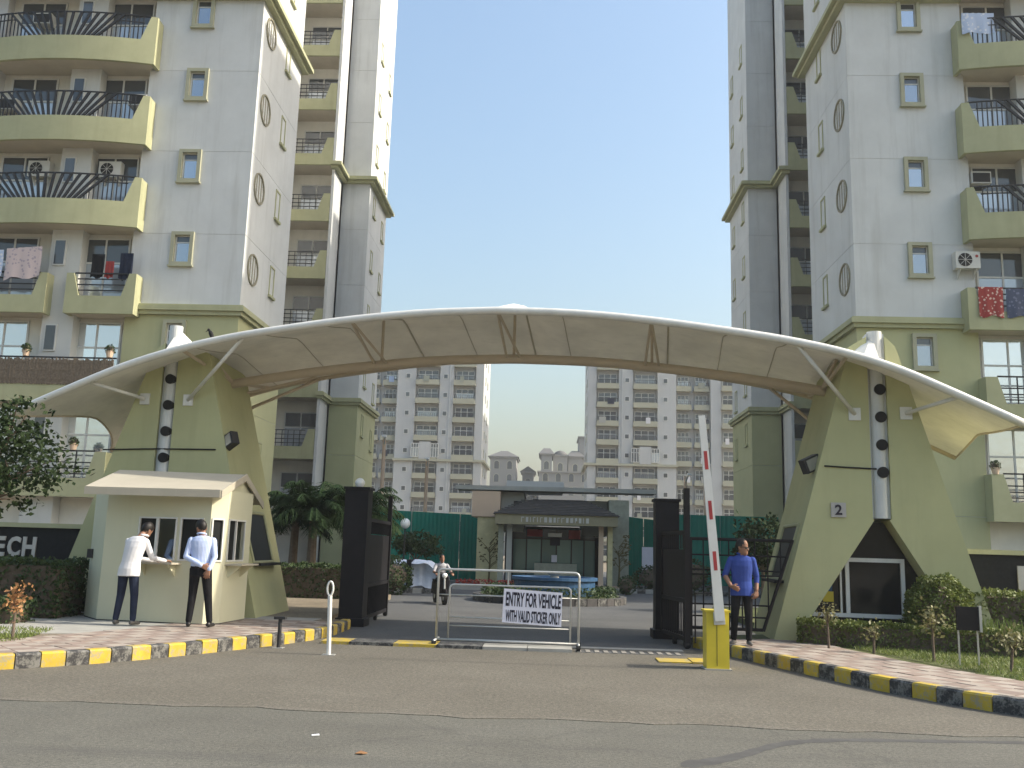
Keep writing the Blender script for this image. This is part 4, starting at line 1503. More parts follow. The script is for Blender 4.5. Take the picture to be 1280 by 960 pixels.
gr = thing('side_gate', (3.2, 16.5, .14), 'black grid side gate slanting to follow the right pillar behind the man in blue', 'gate')
gx = lambda z, f: 2.46 + f * ((3.66 + (z - .32) * .335) - 2.46)
yg = lambda x: 16.62 - .11 * (x - 2.46)
tb = lambda p, q, r=.016: MB().tube([p, q], r, 6)
zs = (.32, .52, .72, 1.22, 1.30, 1.55, 1.82)
for z in zs:
    q = MB().tube([(2.46, yg(2.46), z), (gx(z, 1), yg(gx(z, 1)), z)], .028 if z in (.32, 1.82) else .014, 6)
    q.build('rail', M['gate_black'], gr)
MB().tube([(2.46, yg(2.46), .14), (2.46, yg(2.46), 1.84)], .03, 6).build('stile', M['gate_black'], gr)
MB().tube([(3.66, yg(3.66), .30), (gx(1.84, 1), yg(gx(1.84, 1)), 1.84)], .03, 6).build('stile', M['gate_black'], gr)
for i in range(1, 8):
    x = 2.46 + i * .215
    zb = .32 if x < 3.66 else .32 + (x - 3.66) / .335
    if zb < 1.7:
        MB().tube([(x, yg(x), zb), (x, yg(x), 1.82)], .012, 6).build('bar', M['gate_black'], gr)

# ------------------------------------------------------------------ trolley barrier with banner
br = thing('trolley_barrier', (-.64, 15.37, 0), 'steel tube trolley barrier on castors carrying a white notice, standing across the entrance', 'barrier')


def round_frame(x0, x1, z0, z1, y, r, R=.07):
    pts = [(x0, y, z0), (x0, y, z1 - R)] + [(x0 + R - R * cos(a), y, z1 - R + R * sin(a)) for a in (.4, .8, 1.2)] + [(x0 + R, y, z1), (x1 - R, y, z1)] + [(x1 - R + R * sin(a), y, z1 - R + R * cos(a)) for a in (.4, .8, 1.2)] + [(x1, y, z1 - R), (x1, y, z0)]
    return MB().tube(pts, r, 8)


BT = Matrix.Translation((-.64, 15.37, 0)) @ Matrix.Rotation(radians(-1.5), 4, 'Z') @ Matrix.Translation((.64, -15.37, 0))
round_frame(-1.77, .50, .10, 1.20, 15.37, .021).build('outer_frame', M['tube'], br, BT, True)
round_frame(-1.58, .37, .10, .965, 15.37, .016).build('inner_frame', M['tube'], br, BT, True)
for z in (.80, .45, .32): MB().tube([(-1.58 if z < .7 else -1.77, 15.37, z), (.37 if z < .7 else .5, 15.37, z)], .011, 6).build('rail', M['tube'], br, BT, True)
MB().tube([(-.64, 15.37, .97), (-.64, 15.37, 1.19)], .014, 6).build('upright', M['tube'], br, BT)
MB().tube([(-1.77, 15.37, .10), (.5, 15.37, .10)], .021, 8).build('base_rail', M['tube'], br, BT, True)
for x in (-1.77, .5):
    MB().tube([(x, 15.10, .10), (x, 15.64, .10)], .02, 8).build('cross_foot', M['tube'], br, BT, True)
    for y in (15.12, 15.62):
        w = MB()
        w.tube([(x - .03, y, .048), (x + .03, y, .048)], .048, 14)
        w.box(x - .035, x + .035, y - .02, y + .02, .04, .10)
        w.build('castor', M['rubber'], br, BT)
sg = tag(MB().add([(-.72, 15.33, .40), (.225, 15.33, .355), (.235, 15.33, .885), (-.70, 15.33, .925), (-.72, 15.34, .40), (.225, 15.34, .355), (.235, 15.34, .885), (-.70, 15.34, .925)],
                  [(0, 1, 2, 3), (7, 6, 5, 4), (0, 4, 5, 1), (1, 5, 6, 2), (2, 6, 7, 3), (3, 7, 4, 0)]).build('banner', M['banner'], None, BT),
         'white paper notice reading ENTRY FOR VEHICLE WITH VALID STICKER ONLY on the trolley barrier', 'notice')
for body, z, h, W in (('ENTRY FOR VEHICLE', .655, .225, .88), ('WITH VALID STICKER ONLY', .415, .185, .88)):
    me = text_mesh('lettering', body, 1.0, M['ink'], .001, .03)
    xs_ = [v.co.x for v in me.vertices]
    zs_ = [v.co.z for v in me.vertices]
    me.transform(Matrix.Translation((-min(xs_), 0, -min(zs_))))
    me.transform(Matrix.Diagonal((W / (max(xs_) - min(xs_)), 1, h / (max(zs_) - min(zs_)), 1)))
    me.transform(Matrix.Rotation(radians(2.0), 4, 'Y'))
    me.transform(BT @ Matrix.Translation((-.67, 15.327, z)))
    put('lettering', me, sg)

# ------------------------------------------------------------------ boom barrier
bb = thing('boom_barrier', (2.35, 13.52, 0), 'yellow boom barrier cabinet with its white and red arm raised', 'boom barrier')
MB().box(2.19, 2.50, 13.36, 13.68, .02, .775).build('cabinet', M['yellow'], bb)
MB().box(2.17, 2.52, 13.34, 13.70, .775, .80).build('lid', M['yellow'], bb)
MB().box(2.16, 2.53, 13.33, 13.71, -.01, .02).build('base_plate', M['concrete'], bb)
MB().box(2.33, 2.335, 13.354, 13.36, .06, .72).build('door_edge', M['ink'], bb)
a0, a1 = Vector((2.365, 13.30, .66)), Vector((2.135, 13.30, 3.50))
T = Matrix.Translation(a0) @ Matrix.Rotation(atan2(a1.x - a0.x, a1.z - a0.z), 4, 'Y')
L = (a1 - a0).length
q = MB()
q.prism([(-.068, -.022, 0), (.068, -.022, 0), (.047, -.022, L), (-.047, -.022, L)], (0, 0, 0), (0, .044, 0))
arm = q.build('arm', M['steel_white'], bb, T)
for f in (.285, .53, .775):
    z = L * f
    MB().box(-.022, .026, -.0255, -.022, z - .13, z + .13).build('red_band', M['red'], arm, T)
MB().box(-.075, .075, .022, .06, -.05, .12).build('clamp', M['pole'], bb, T)
MB().tube([(2.12, 13.9, .3), (2.12, 13.9, 1.0), (2.50, 13.9, 1.0), (2.50, 13.9, .3)], .012, 6).build('guard_hoop', M['gate_black'], bb)

# ------------------------------------------------------------------ bollards
bp = thing('arm_rest_post', (-3.08, 13.6, 0), 'slim white post with an open loop at the top, standing on the apron', 'post')
MB().tube([(-3.08, 13.6, 0), (-3.11, 13.6, .82)], .032, 10).build('shaft', M['steel_white'], bp)
ring = [(-3.113 + .042 * cos(a), 13.6, .92 + .10 * sin(a)) for a in np.linspace(-pi / 2, 1.5 * pi, 17)]
MB().tube(ring, .015, 8, cap=False).build('loop', M['steel_white'], bp, smooth=True)
MB().box(-3.17, -2.99, 13.53, 13.67, -.005, .012).build('base_plate', M['tube'], bp)
sb = thing('stub_post', (-4.05, 14.3, 0), 'short dark stub post at the edge of the left kerb', 'post')
MB().tube([(-3.985, 14.25, 0), (-3.985, 14.25, .42)], .03, 10).build('shaft', M['lamp_body'], sb)
MB().box(-4.07, -3.90, 14.2, 14.3, .42, .46).build('cap', M['lamp_body'], sb)
MB().box(-4.06, -3.91, 14.18, 14.32, -.005, .012).build('base_plate', M['tube'], sb)

# ------------------------------------------------------------------ ticket booth
BL = [(-8.32, 16.98), (-7.78, 16.33), (-5.80, 16.00), (-5.60, 16.25), (-5.53, 17.38), (-7.9, 17.83)]
booth = thing('ticket_booth', (-6.8, 16.9, .15), 'cream panel ticket booth with a pitched roof in front of the left gate pillar', 'ticket booth')
ZB, ZT = .16, 2.42


def booth_side(i, holes, name='wall_panel'):
    a, b = Vector((*BL[i], 0)), Vector((*BL[(i + 1) % 6], 0))
    d = (b - a).normalized()
    nin = Vector((-d.y, d.x, 0))
    L = (b - a).length
    Pf = lambda u, dep, z: tuple(a + d * u + nin * dep + Vector((0, 0, z)))
    mb = MB()
    wall_panel(mb, Pf, 0, L, ZB, ZT, holes, .05)
    # inner skin
    wall_panel(mb, lambda u, dep, z: Pf(u, .05 - dep * .01, z), 0, L, ZB, ZT, holes, .0)
    w = mb.build(name, M['booth'], booth)
    for (u0, u1, z0, z1) in holes:
        f = MB()
        t = .028
        for x0, x1, y0, y1 in ((u0 - t, u0, z0 - t, z1 + t), (u1, u1 + t, z0 - t, z1 + t), (u0, u1, z0 - t, z0), (u0, u1, z1, z1 + t)):
            f.prism([Pf(x0, -.02, y0), Pf(x1, -.02, y0), Pf(x1, -.02, y1), Pf(x0, -.02, y1)], (0, 0, 0), nin * .06)
        if u1 - u0 > .5:
            c = u0 + (u1 - u0) * .48
            f.prism([Pf(c - .025, -.01, z0), Pf(c + .025, -.01, z0), Pf(c + .025, -.01, z1), Pf(c - .025, -.01, z1)], (0, 0, 0), nin * .04)
        fo = f.build('window', M['alu'], booth)
        g = MB()
        ub = u0 + (u1 - u0) * (.48 if u1 - u0 > .5 else 1)
        g.add([Pf(u0, .02, z0), Pf(ub, .02, z0), Pf(ub, .02, z1), Pf(u0, .02, z1)], [(0, 1, 2, 3)])
        g.build('pane', M['glass_black'], fo)
    return Pf, nin


F_, nF = booth_side(1, [(.68, 1.36, 1.22, 1.90), (1.48, 1.86, 1.22, 1.90)])
S_, nS = booth_side(2, [(.05, .24, 1.22, 1.90)])
R_, nR = booth_side(3, [(.10, .80, 1.22, 1.90)])
booth_side(0, []); booth_side(4, []); booth_side(5, [])
fl = MB()
fl.prism([(x, y, .10) for x, y in BL], (0, 0, 0), (0, 0, .062))
fl.build('floor', M['rubber'], booth)
# counter shelves on brackets
for Pf, nin, u0, u1 in ((F_, nF, .72, 1.52), (R_, nR, .06, .86)):
    q = MB()
    q.prism([Pf(u0, 0, 1.13), Pf(u1, 0, 1.13), Pf(u1, -.30, 1.13), Pf(u0, -.30, 1.13)], (0, 0, 0), (0, 0, .03))
    sh = q.build('shelf', M['booth_roof'], booth)
    for u in (u0 + .12, u1 - .12):
        b_ = MB()
        b_.prism([Pf(u, 0, .92), Pf(u, 0, 1.128), Pf(u, -.24, 1.128)], (0, 0, 0), (.02, .004, 0))
        b_.build('bracket', M['booth'], sh)
# pitched roof, ridge along the front
rx0, rx1 = -7.93, -5.66
rp = [(15.75, 2.36), (16.98, 2.74), (18.13, 2.28)]
for (ya, za), (yb_, zb) in ((rp[0], rp[1]), (rp[1], rp[2])):
    q = MB()
    q.prism([(rx0, ya, za), (rx1 + .08, ya, za - .03), (rx1 + .08, yb_, zb - .03), (rx0, yb_, zb)], (0, 0, 0), (0, 0, .045))
    q.build('roof', M['booth_roof'], booth)
q = MB()
q.box(rx0, rx1 + .08, 15.73, 15.748, 2.27, 2.40)
q.build('fascia', M['booth_roof'], booth)
q = MB()
q.prism([(rx1, 15.88, 2.40), (rx1, 17.93, 2.34), (rx1, 16.98, 2.70)], (0, 0, 0), (.03, 0, 0))
q.build('gable', M['booth'], booth)
for (ya, za), (yb_, zb) in ((rp[0], rp[1]), (rp[1], rp[2])):
    q = MB()
    q.prism([(rx1 + .083, ya, za - .10), (rx1 + .083, yb_, zb - .10), (rx1 + .083, yb_, zb + .03), (rx1 + .083, ya, za + .03)], (0, 0, 0), (.025, 0, 0))
    q.build('barge_board', M['booth_roof'], booth)
q = MB()
q.tube([F_(.0, -.02, .0 + 1.0), F_(.0, -.06, 1.02)], .02, 6)
MB().box(-8.30, -8.20, 16.81, 16.89, 1.18, 1.34).build('door_lock', M['lamp_body'], booth)
pp = tag(MB().prism([F_(.92, -.10, 1.164), F_(1.14, -.08, 1.164), F_(1.12, -.26, 1.164), F_(.90, -.27, 1.164)], (0, 0, 0), (0, 0, .006)).build('papers', M['paper'], None), 'white papers lying on the counter shelf of the booth', 'papers')

# ------------------------------------------------------------------ sign walls beside the gate
for label, x0, x1, y in (('black granite sign wall lettered ECH beside the left pillar', -17.0, -8.75, 18.3), ('black granite sign wall with a pale letter beside the right pillar', 7.78, 14.5, 18.0)):
    w = thing('sign_wall', ((x0 + x1) / 2, y, .1), label, 'sign wall', 'black sign walls')
    MB().box(x0, x1, y, y + .3, .05, 1.70).build('wall', M['granite'], w)
    MB().box(x0 - .03, x1 + .03, y - .06, y + .36, 1.703, 1.79).build('coping', M['trim'], w)
    if x0 < 0:
        for ch, xa, xb in (('E', -10.92, -10.68), ('C', -10.63, -10.37), ('H', -10.33, -10.06)):
            me = text_mesh('letter', ch, 1.0, M['letter'], .03, .035)
            X_ = [v.co.x for v in me.vertices]; Z_ = [v.co.z for v in me.vertices]
            me.transform(Matrix.Translation((-min(X_), 0, -min(Z_))))
            me.transform(Matrix.Diagonal(((xb - xa) / (max(X_) - min(X_)), .5, .39 / (max(Z_) - min(Z_)), 1)))
            put('letter', me, w, (xa, y - .018, 1.13))
    else:
        me = text_mesh('letter', 'E', 1.0, M['letter'], .03, .05)
        X_ = [v.co.x for v in me.vertices]; Z_ = [v.co.z for v in me.vertices]
        me.transform(Matrix.Translation((-min(X_), 0, -min(Z_))))
        me.transform(Matrix.Diagonal((.30 / (max(X_) - min(X_)), .5, .46 / (max(Z_) - min(Z_)), 1)))
        put('letter', me, w, (8.66, y - .018, 1.05))

# ------------------------------------------------------------------ planting near the gate
LAWN_Z = lambda x, y: .145
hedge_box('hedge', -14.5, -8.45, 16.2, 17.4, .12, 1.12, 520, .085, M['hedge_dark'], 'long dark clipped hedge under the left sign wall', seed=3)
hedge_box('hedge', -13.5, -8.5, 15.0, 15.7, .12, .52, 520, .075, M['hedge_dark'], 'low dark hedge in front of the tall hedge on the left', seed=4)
hedge_box('hedge', 7.0, 13.5, 16.3, 17.2, .12, 1.07, 800, .07, M['hedge'], 'tall clipped hedge under the right sign wall', seed=5)
hedge_box('hedge', 4.05, 8.75, 15.33, 15.73, .14, .54, 1500, .055, M['hedge'], 'low clipped hedge running along the back of the right lawn', seed=10, rz=radians(-21.3))
bush('bush', (6.42, 16.02, .14), (.55, .46, .60), 9000, .06, M['hedge'], 'large round clipped bush in front of the right pillar', 21)
rs_ = np.random.RandomState(5)
k = 900
px_ = np.stack([rs_.uniform(6.9, 9.5, k), rs_.uniform(15.3, 15.9, k), np.full(k, .14)], 1)
v = np.empty((k, 4, 3))
hh = rs_.uniform(.25, .55, k)
dx = rs_.normal(0, .10, k); dy = rs_.normal(0, .08, k)
for c_, (w_, t_) in enumerate(((-.02, 0), (.02, 0), (.004, 1), (-.004, 1))):
    v[:, c_] = px_ + np.stack([w_ + dx * t_, dy * t_, hh * t_], 1)
tag(put('spiky_plants', quads_mesh('spiky_plants', v.reshape(-1, 3), leaf_mat('spiky_leaf', (.09, .13, .03), (.20, .25, .06), .3))), 'row of spiky yellow-green leaves in front of the right hedge', 'plants', kind='stuff')
sapling((4.45, 15.45, .145), .66, 'thin dry sapling at the left end of the right lawn', M['sapling_leaf'], 1)
sapling((4.98, 14.95, .145), .42, 'small low sapling between the dry sapling and the black board', M['sapling_leaf'], 2, .11, 90)
sapling((5.50, 14.0, .145), .68, 'bushy sapling just left of the black board', M['sapling_leaf'], 3, .15, 150)
sapling((6.12, 13.05, .145), .50, 'wide sapling right of the black board at the picture edge', M['sapling_leaf'], 4, .19, 180)
sapling((-7.25, 12.85, .145), .66, 'red-leaved sapling on the left lawn', M['red_leaf'], 5, .13, 150)
grass_field('grass', lambda x, y: x > 4.75 + .28 * max(0, 16.3 - y) * .9 and y < 16.9, 26000, 4.4, 11, 10.5, 17, .14, 3, .045)
grass_field('grass', lambda x, y: x < -7.1 - .25 * abs(y - 12.8), 12000, -11, -7.0, 11.0, 14.4, .14, 4, .045)
bd = thing('notice_board', (5.83, 13.62, .14), 'small black board seen from behind on two thin legs in the right lawn', 'notice board')
MB().box(5.68, 5.99, 13.60, 13.63, .62, .94).build('panel', M['gate_black'], bd)
MB().box(5.985, 6.02, 13.585, 13.645, .60, .955).build('frame_edge', M['tube'], bd)
for x in (5.71, 5.97): MB().tube([(x, 13.64, .10), (x, 13.64, .75)], .013, 6).build('leg', M['tube'], bd)
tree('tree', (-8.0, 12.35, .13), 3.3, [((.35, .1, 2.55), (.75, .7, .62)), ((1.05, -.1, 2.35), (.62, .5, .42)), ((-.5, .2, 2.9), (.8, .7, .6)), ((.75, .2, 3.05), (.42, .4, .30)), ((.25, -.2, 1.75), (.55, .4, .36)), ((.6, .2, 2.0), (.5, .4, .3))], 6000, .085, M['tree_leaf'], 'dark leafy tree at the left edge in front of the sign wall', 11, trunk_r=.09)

# ------------------------------------------------------------------ inside the compound
hd = lambda *a, **k: hedge_box(*a, **k)
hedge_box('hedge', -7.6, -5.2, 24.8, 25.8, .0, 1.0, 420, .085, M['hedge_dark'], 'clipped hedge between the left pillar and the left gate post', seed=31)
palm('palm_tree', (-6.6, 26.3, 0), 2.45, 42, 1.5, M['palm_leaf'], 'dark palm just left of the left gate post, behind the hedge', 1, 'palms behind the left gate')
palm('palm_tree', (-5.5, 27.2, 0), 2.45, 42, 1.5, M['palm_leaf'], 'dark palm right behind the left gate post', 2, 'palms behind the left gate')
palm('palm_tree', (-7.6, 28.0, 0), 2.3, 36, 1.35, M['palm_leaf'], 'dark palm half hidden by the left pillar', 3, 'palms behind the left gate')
tree('tree', (5.9, 26.5, 0), 2.6, [((0, 0, 2.0), (.75, .7, .6)), ((.5, .2, 1.5), (.7, .6, .5)), ((-.4, 0, 1.5), (.5, .5, .5))], 2600, .14, M['tree_leaf'], 'dark bushy tree behind the side gate grille', 12, trunk_r=.08)
tree('tree', (-5.25, 37.5, 0), 2.2, [((0, 0, 1.75), (.85, .8, .42)), ((.45, 0, 1.5), (.6, .6, .35)), ((-.45, 0, 1.55), (.6, .6, .35))], 2600, .13, M['hedge_dark'], 'small umbrella-shaped tree in front of the green hoarding', 13, trunk_r=.07)
bush('bush', (-4.98, 30.6, 0), (.62, .6, .56), 1500, .10, M['hedge_dark'], 'round dark bush beside the covered car', 22)
bush('bush', (-6.3, 38.5, 0), (.8, .6, .6), 900, .12, M['hedge'], 'light green shrub behind the covered car', 23)
bush('bush', (4.3, 39.0, 0), (.9, .7, .55), 1200, .11, M['hedge_dark'], 'dark shrub in front of the white board', 24)
bush('bush', (2.9, 35.5, 0), (.35, .35, .35), 500, .09, M['hedge_dark'], 'small shrub at the foot of the right mural wall', 25)
bush('bush', (5.4, 37.0, 0), (1.0, .7, .7), 1200, .11, M['hedge_dark'], 'wide shrub beyond the right gate post', 26)


def hoarding(p, q, h, label, seed):
    a, b = Vector((*p, 0)), Vector((*q, 0))
    d = b - a
    L = d.length
    root = thing('green_hoarding', (p[0], p[1], 0), label, 'hoarding', 'green sheet hoardings')
    T = Matrix.Translation(a) @ Matrix.Rotation(atan2(d.y, d.x), 4, 'Z')
    n = max(2, int(round(L / 1.5)))
    for i in range(n):
        x0, x1 = L * i / n + .01, L * (i + 1) / n - .01
        off = .03 * (i % 2)
        mb = MB()
        k = 6
        for j in range(k):                      # ribbed sheet
            a_, b_ = x0 + (x1 - x0) * j / k, x0 + (x1 - x0) * (j + 1) / k
            m_ = (a_ + b_) / 2
            mb.quad((a_, off, .05), (m_, off + .025, .05), (m_, off + .025, h), (a_, off, h))
            mb.quad((m_, off + .025, .05), (b_, off, .05), (b_, off, h), (m_, off + .025, h))
        mb.build('sheet', M['green_sheet'], root, T)
        MB().box(x0 - .04, x0 + .04, .08, .16, 0, h).build('post', M['pole'], root, T)
    return root


hoarding((-8.3, 41.0), (-3.2, 45.6), 3.12, 'long green sheet hoarding left of the clubhouse', 1)
hoarding((3.35, 42.6), (5.6, 47.5), 3.15, 'green sheet hoarding slanting back from the right mural wall', 2)
hoarding((5.6, 47.6), (11.5, 47.9), 3.5, 'green sheet hoarding behind the right gate post', 3)
wb = thing('white_board', (4.45, 41.2, 0), 'large white notice sheet leaning in front of the right hoarding', 'board')
MB().box(4.02, 4.85, 41.2, 41.25, .35, 1.80).build('sheet', M['banner'], wb)
for x in (4.1, 4.77): MB().box(x - .03, x + .03, 41.26, 41.32, 0, 1.7).build('leg', M['tube'], wb)

# ---- clubhouse
ch = thing('clubhouse', (0.2, 41, 0), 'low clubhouse with dark hipped porch and tree relief walls behind the gate', 'clubhouse')
P4 = lambda n, m, **k: None


def cb(name, m, *b, parent=ch):
    mb = MB()
    mb.box(*b)
    return mb.build(name, m, parent)


cb('roof_slab', M['grey_wall'], -4.0, 4.5, 40.0, 41.6, 4.03, 4.17)
cb('roof_edge', M['grey_wall'], -4.03, 4.53, 39.95, 39.998, 4.01, 4.19)
cb('roof_upstand', M['far_white'], -1.9, .6, 41, 46, 4.183, 4.5)
cb('pink_box', M['pink_wall'], -3.3, -2.1, 40.0, 43, 2.88, 3.96)
cb('upper_wall', M['grey_wall'], -2.09, -1.1, 40.6, 44, 2.3, 3.97)
cb('dark_vent', M['ac_dark'], -1.55, -1.2, 40.57, 40.598, 2.9, 3.6)
cb('back_wall', M['grey_wall'], 1.4, 2.5, 41.2, 44, 2.2, 3.72)
ml = cb('mural_wall', M['tan_wall'], -3.05, -1.98, 40.1, 41.5, 0, 2.87)
mr = cb('mural_wall', M['tan_dark'], 2.52, 3.36, 40.1, 41.5, 0, 3.72)
for wall, xc, w, h, y in ((ml, -2.5, .48, 2.3, 40.09), (mr, 2.95, .38, 2.3, 40.09)):
    r_ = random.Random(3)
    t = MB()
    t.tube([(xc, y, .15), (xc + .03, y, h * .45), (xc - .02, y, h * .7)], [.045, .03, .018], 6)
    for i in range(16):
        z = h * (.35 + .5 * r_.random())
        sx_ = r_.choice((-1, 1))
        e = (xc + sx_ * w * (.4 + .6 * r_.random()), y, z + .35 * r_.random())
        t.tube([(xc, y, z - .15), (xc + sx_ * .12, y, z), e], [.018, .014, .006], 5)
        for _ in range(5):
            t.ball((e[0] + r_.uniform(-.12, .12), y, e[2] + r_.uniform(-.1, .12)), (.04, .012, .03), 6)
    t.build('tree_relief', M['mural'], wall)
    MB().box(xc - w - .1, xc + w + .1, y - .06, y + .0, 0, .15).build('plinth', M['pink_wall'], wall)
# dark hipped porch roof on a fascia
fx0, fx1, fy0 = -2.22, 2.78, 38.6
q = MB()
q.add([(fx0 - .1, fy0 - .1, 2.98), (fx1 + .1, fy0 - .1, 2.98), (fx1 + .1, 42.6, 2.98), (fx0 - .1, 42.6, 2.98), (-.7, 40.3, 3.68), (1.5, 40.3, 3.68), (1.5, 41.2, 3.68), (-.7, 41.2, 3.68)],
      [(0, 1, 5, 4), (1, 2, 6, 5), (2, 3, 7, 6), (3, 0, 4, 7), (4, 5, 6, 7), (3, 2, 1, 0)])
pr = q.build('porch_roof', M['shingle'], ch)
for i in range(9):                                                # shingle courses
    f = (i + .5) / 9.5
    z = 2.98 + .70 * f
    x0, x1 = fx0 - .1 + (1.22) * f, fx1 + .1 - (1.38) * f
    y = fy0 - .1 + 1.8 * f
    MB().box(x0, x1, y - .03, y + .06, z - .012, z + .03).build('shingle_course', M['shingle'], pr)
fa = cb('fascia', M['fascia'], fx0, fx1, fy0, fy0 + .15, 2.56, 2.97)
cb('fascia', M['fascia'], fx1 - .15, fx1, fy0 + .155, 42.5, 2.56, 2.97)
cb('fascia', M['fascia'], fx0, fx0 + .15, fy0 + .155, 42.5, 2.56, 2.97)
cb('porch_ceiling', M['grey_wall'], fx0 + .16, fx1 - .16, fy0 + .16, 42.4, 2.62, 2.68)
r_ = random.Random(9)
x = -1.15
while x < 1.6:                                                    # weathered raised letters, too far to read
    w = r_.choice((.05, .09, .10, .12))
    q = MB()
    q.box(x, x + .03, fy0 - .03, fy0 - .003, 2.66, 2.86)
    if w > .06:
        q.box(x + .032, x + w, fy0 - .03, fy0 - .003, r_.choice((2.66, 2.74, 2.83)), r_.choice((2.86, 2.865)))
    q.build('letter', M['letter'], fa)
    x += w + .07
for x0 in (-2.1, -1.75): cb('column', M['grey_wall'] if x0 > -2 else M['tan_dark'], x0, x0 + .22, 39.2, 39.42, 0, 2.6)
for x0, m in ((2.05, M['pink_wall']), (2.42, M['tan_wall'])): cb('column', m, x0, x0 + .2, 39.2, 39.4, 0, 2.6)
# glazed lobby front
cb('lobby_back', M['dark_in'], -2.0, 2.4, 43.4, 43.6, 0, 2.6)
xs_ = [-1.6, -1.0, -.35, .3, .95, 1.5, 2.0]
for i in range(len(xs_) - 1):
    f = MB()
    a, b = xs_[i], xs_[i + 1]
    f.box(a, a + .06, 41.4, 41.46, 0, 2.5)
    f.box(a + .06, b, 41.4, 41.46, 2.44, 2.5); f.box(a + .06, b, 41.4, 41.46, 2.0, 2.05)
    fo = f.build('lobby_window', M['lamp_body'], ch)
    MB().box(a + .06, b, 41.42, 41.43, .02, 2.0).build('pane', M['glass_lobby'], fo)
    MB().box(a + .06, b, 41.42, 41.43, 2.05, 2.44).build('pane', M['glass_dark'], fo)
cb('red_sign', M['red_sign'], -.95, -.28, 41.0, 41.04, 2.12, 2.42)
cb('red_sign', M['red_sign'], .85, 1.35, 41.0, 41.04, 2.05, 2.42)
cb('white_sign', M['globe'], -.05, .55, 40.9, 40.94, 2.12, 2.28)
cb('dark_sign', M['ink'], .05, .48, 40.95, 40.98, 1.75, 2.08)
cb('notice', M['banner'], .12, .36, 40.9, 40.93, 1.05, 1.35)
cb('step', M['concrete'], -2.2, 2.6, 38.4, 41.3, -.01, .14)
cb('desk', M['tan_dark'], -.6, 1.2, 40.4, 40.8, .14, 1.0)

# ---- roundabout with a blue basin
ra = thing('roundabout', (0.05, 29.4, 0), 'round planted island with a blue tiled basin on the drive behind the trolley barrier', 'roundabout')
cx_, cy_, R_o = .05, 29.4, 2.35
nk = 40
for i in range(nk):
    a0_, a1_ = 2 * pi * i / nk + .006, 2 * pi * (i + 1) / nk - .006
    q = MB()
    q.prism([(cx_ + R_o * cos(a), cy_ + R_o * sin(a), -.01) for a in (a0_, a1_)] + [(cx_ + (R_o - .18) * cos(a), cy_ + (R_o - .18) * sin(a), -.01) for a in (a1_, a0_)], (0, 0, 0), (0, 0, .22))
    q.build('kerb_stone', M['shingle'] if i % 2 else M['kerb_black'], ra)
q = MB()
q.lathe((cx_, cy_, 0), [(R_o - .17, 0), (R_o - .17, .16), (1.2, .22), (.1, .24)], 40)
q.build('planting_bed', M['turf'], ra)
q = MB()
q.lathe((cx_ + .15, cy_, .2), [(1.22, 0), (1.25, .44), (1.32, .46), (1.32, .55), (1.15, .55), (1.12, .35), (.2, .33)], 40)
q.build('basin', M['blue_tile'], ra)
q = MB()
q.lathe((cx_ + .15, cy_, .53), [(.16, 0), (.12, .25), (.3, .35), (.32, .38), (.05, .36)], 20)
q.build('fountain_bowl', M['concrete'], ra)
rs_ = np.random.RandomState(8)
an = rs_.uniform(0, 2 * pi, 2600)
rr = rs_.uniform(1.45, 2.1, 2600)
pts = np.stack([cx_ + rr * np.cos(an), cy_ + rr * np.sin(an), .2 + rs_.uniform(0, .28, 2600)], 1)
tag(put('bedding_plants', quads_mesh('bedding_plants', leaves(pts - np.array((.05, 29.4, 0)), .10, rs_), M['hedge_dark']), ra), kind='stuff')
fb = thing('flower_bed', (-2.0, 36.2, 0), 'long bed of red flowers in front of the left mural wall', 'flower bed')
MB().box(-3.6, -.9, 35.9, 36.5, -.01, .16).build('border', M['concrete'], fb)
pts = np.stack([rs_.uniform(-3.5, -1.0, 500), rs_.uniform(35.95, 36.45, 500), rs_.uniform(.15, .38, 500)], 1) - np.array((-2.0, 36.2, 0))
tag(put('flowers', quads_mesh('flowers', leaves(pts, .11, rs_), leaf_mat('red_flower', (.22, .02, .02), (.35, .06, .04), .2)), fb), kind='stuff')
for p0, p1, lab in (((-12, 31.6), (-3.9, 31.9), 'kerb'), ((1.9, 37.2), (10, 36.6), 'kerb')):
    kr_ = thing('inner_kerb', (p0[0], p0[1], 0), None, None)
    tag(kr_, kind='structure')
    n = 26
    for i in range(n):
        a, b = Vector((*p0, 0)).lerp(Vector((*p1, 0)), i / n), Vector((*p0, 0)).lerp(Vector((*p1, 0)), (i + .96) / n)
        MB().box(a.x, b.x, a.y, a.y + .18, -.01, .16).build('kerb_stone', M['kerb_black'] if i % 2 else M['concrete'], kr_)

# ---- covered car
cc = thing('covered_car', (-4.75, 33.2, 0), 'parked car under a white cloth cover strapped round the middle', 'car')
q = MB()
nx, ny = 25, 13
for j in range(ny):
    for i in range(nx):
        x = -1.25 + 2.5 * i / (nx - 1)
        y = -.8 + 1.6 * j / (ny - 1)
        fx_ = abs(x) / 1.25
        prof = 1.08 if fx_ < .45 else 1.08 - .55 * ((fx_ - .45) / .55) ** 1.2
        fy_ = abs(y) / .8
        z = prof * (1 - .10 * fy_ ** 3) + .02 * sin(x * 9 + y * 5) + .012 * sin(y * 17 + x * 4)
        q.v.append((-4.75 + x, 33.2 + y, z))
for j in range(ny - 1):
    for i in range(nx - 1):
        a = j * nx + i
        q.f.append((a, a + 1, a + nx + 1, a + nx)); q.m.append(0)
border = [i for i in range(nx)] + [j * nx + nx - 1 for j in range(1, ny)] + [(ny - 1) * nx + i for i in range(nx - 2, -1, -1)] + [j * nx for j in range(ny - 2, 0, -1)]
b0 = len(q.v)
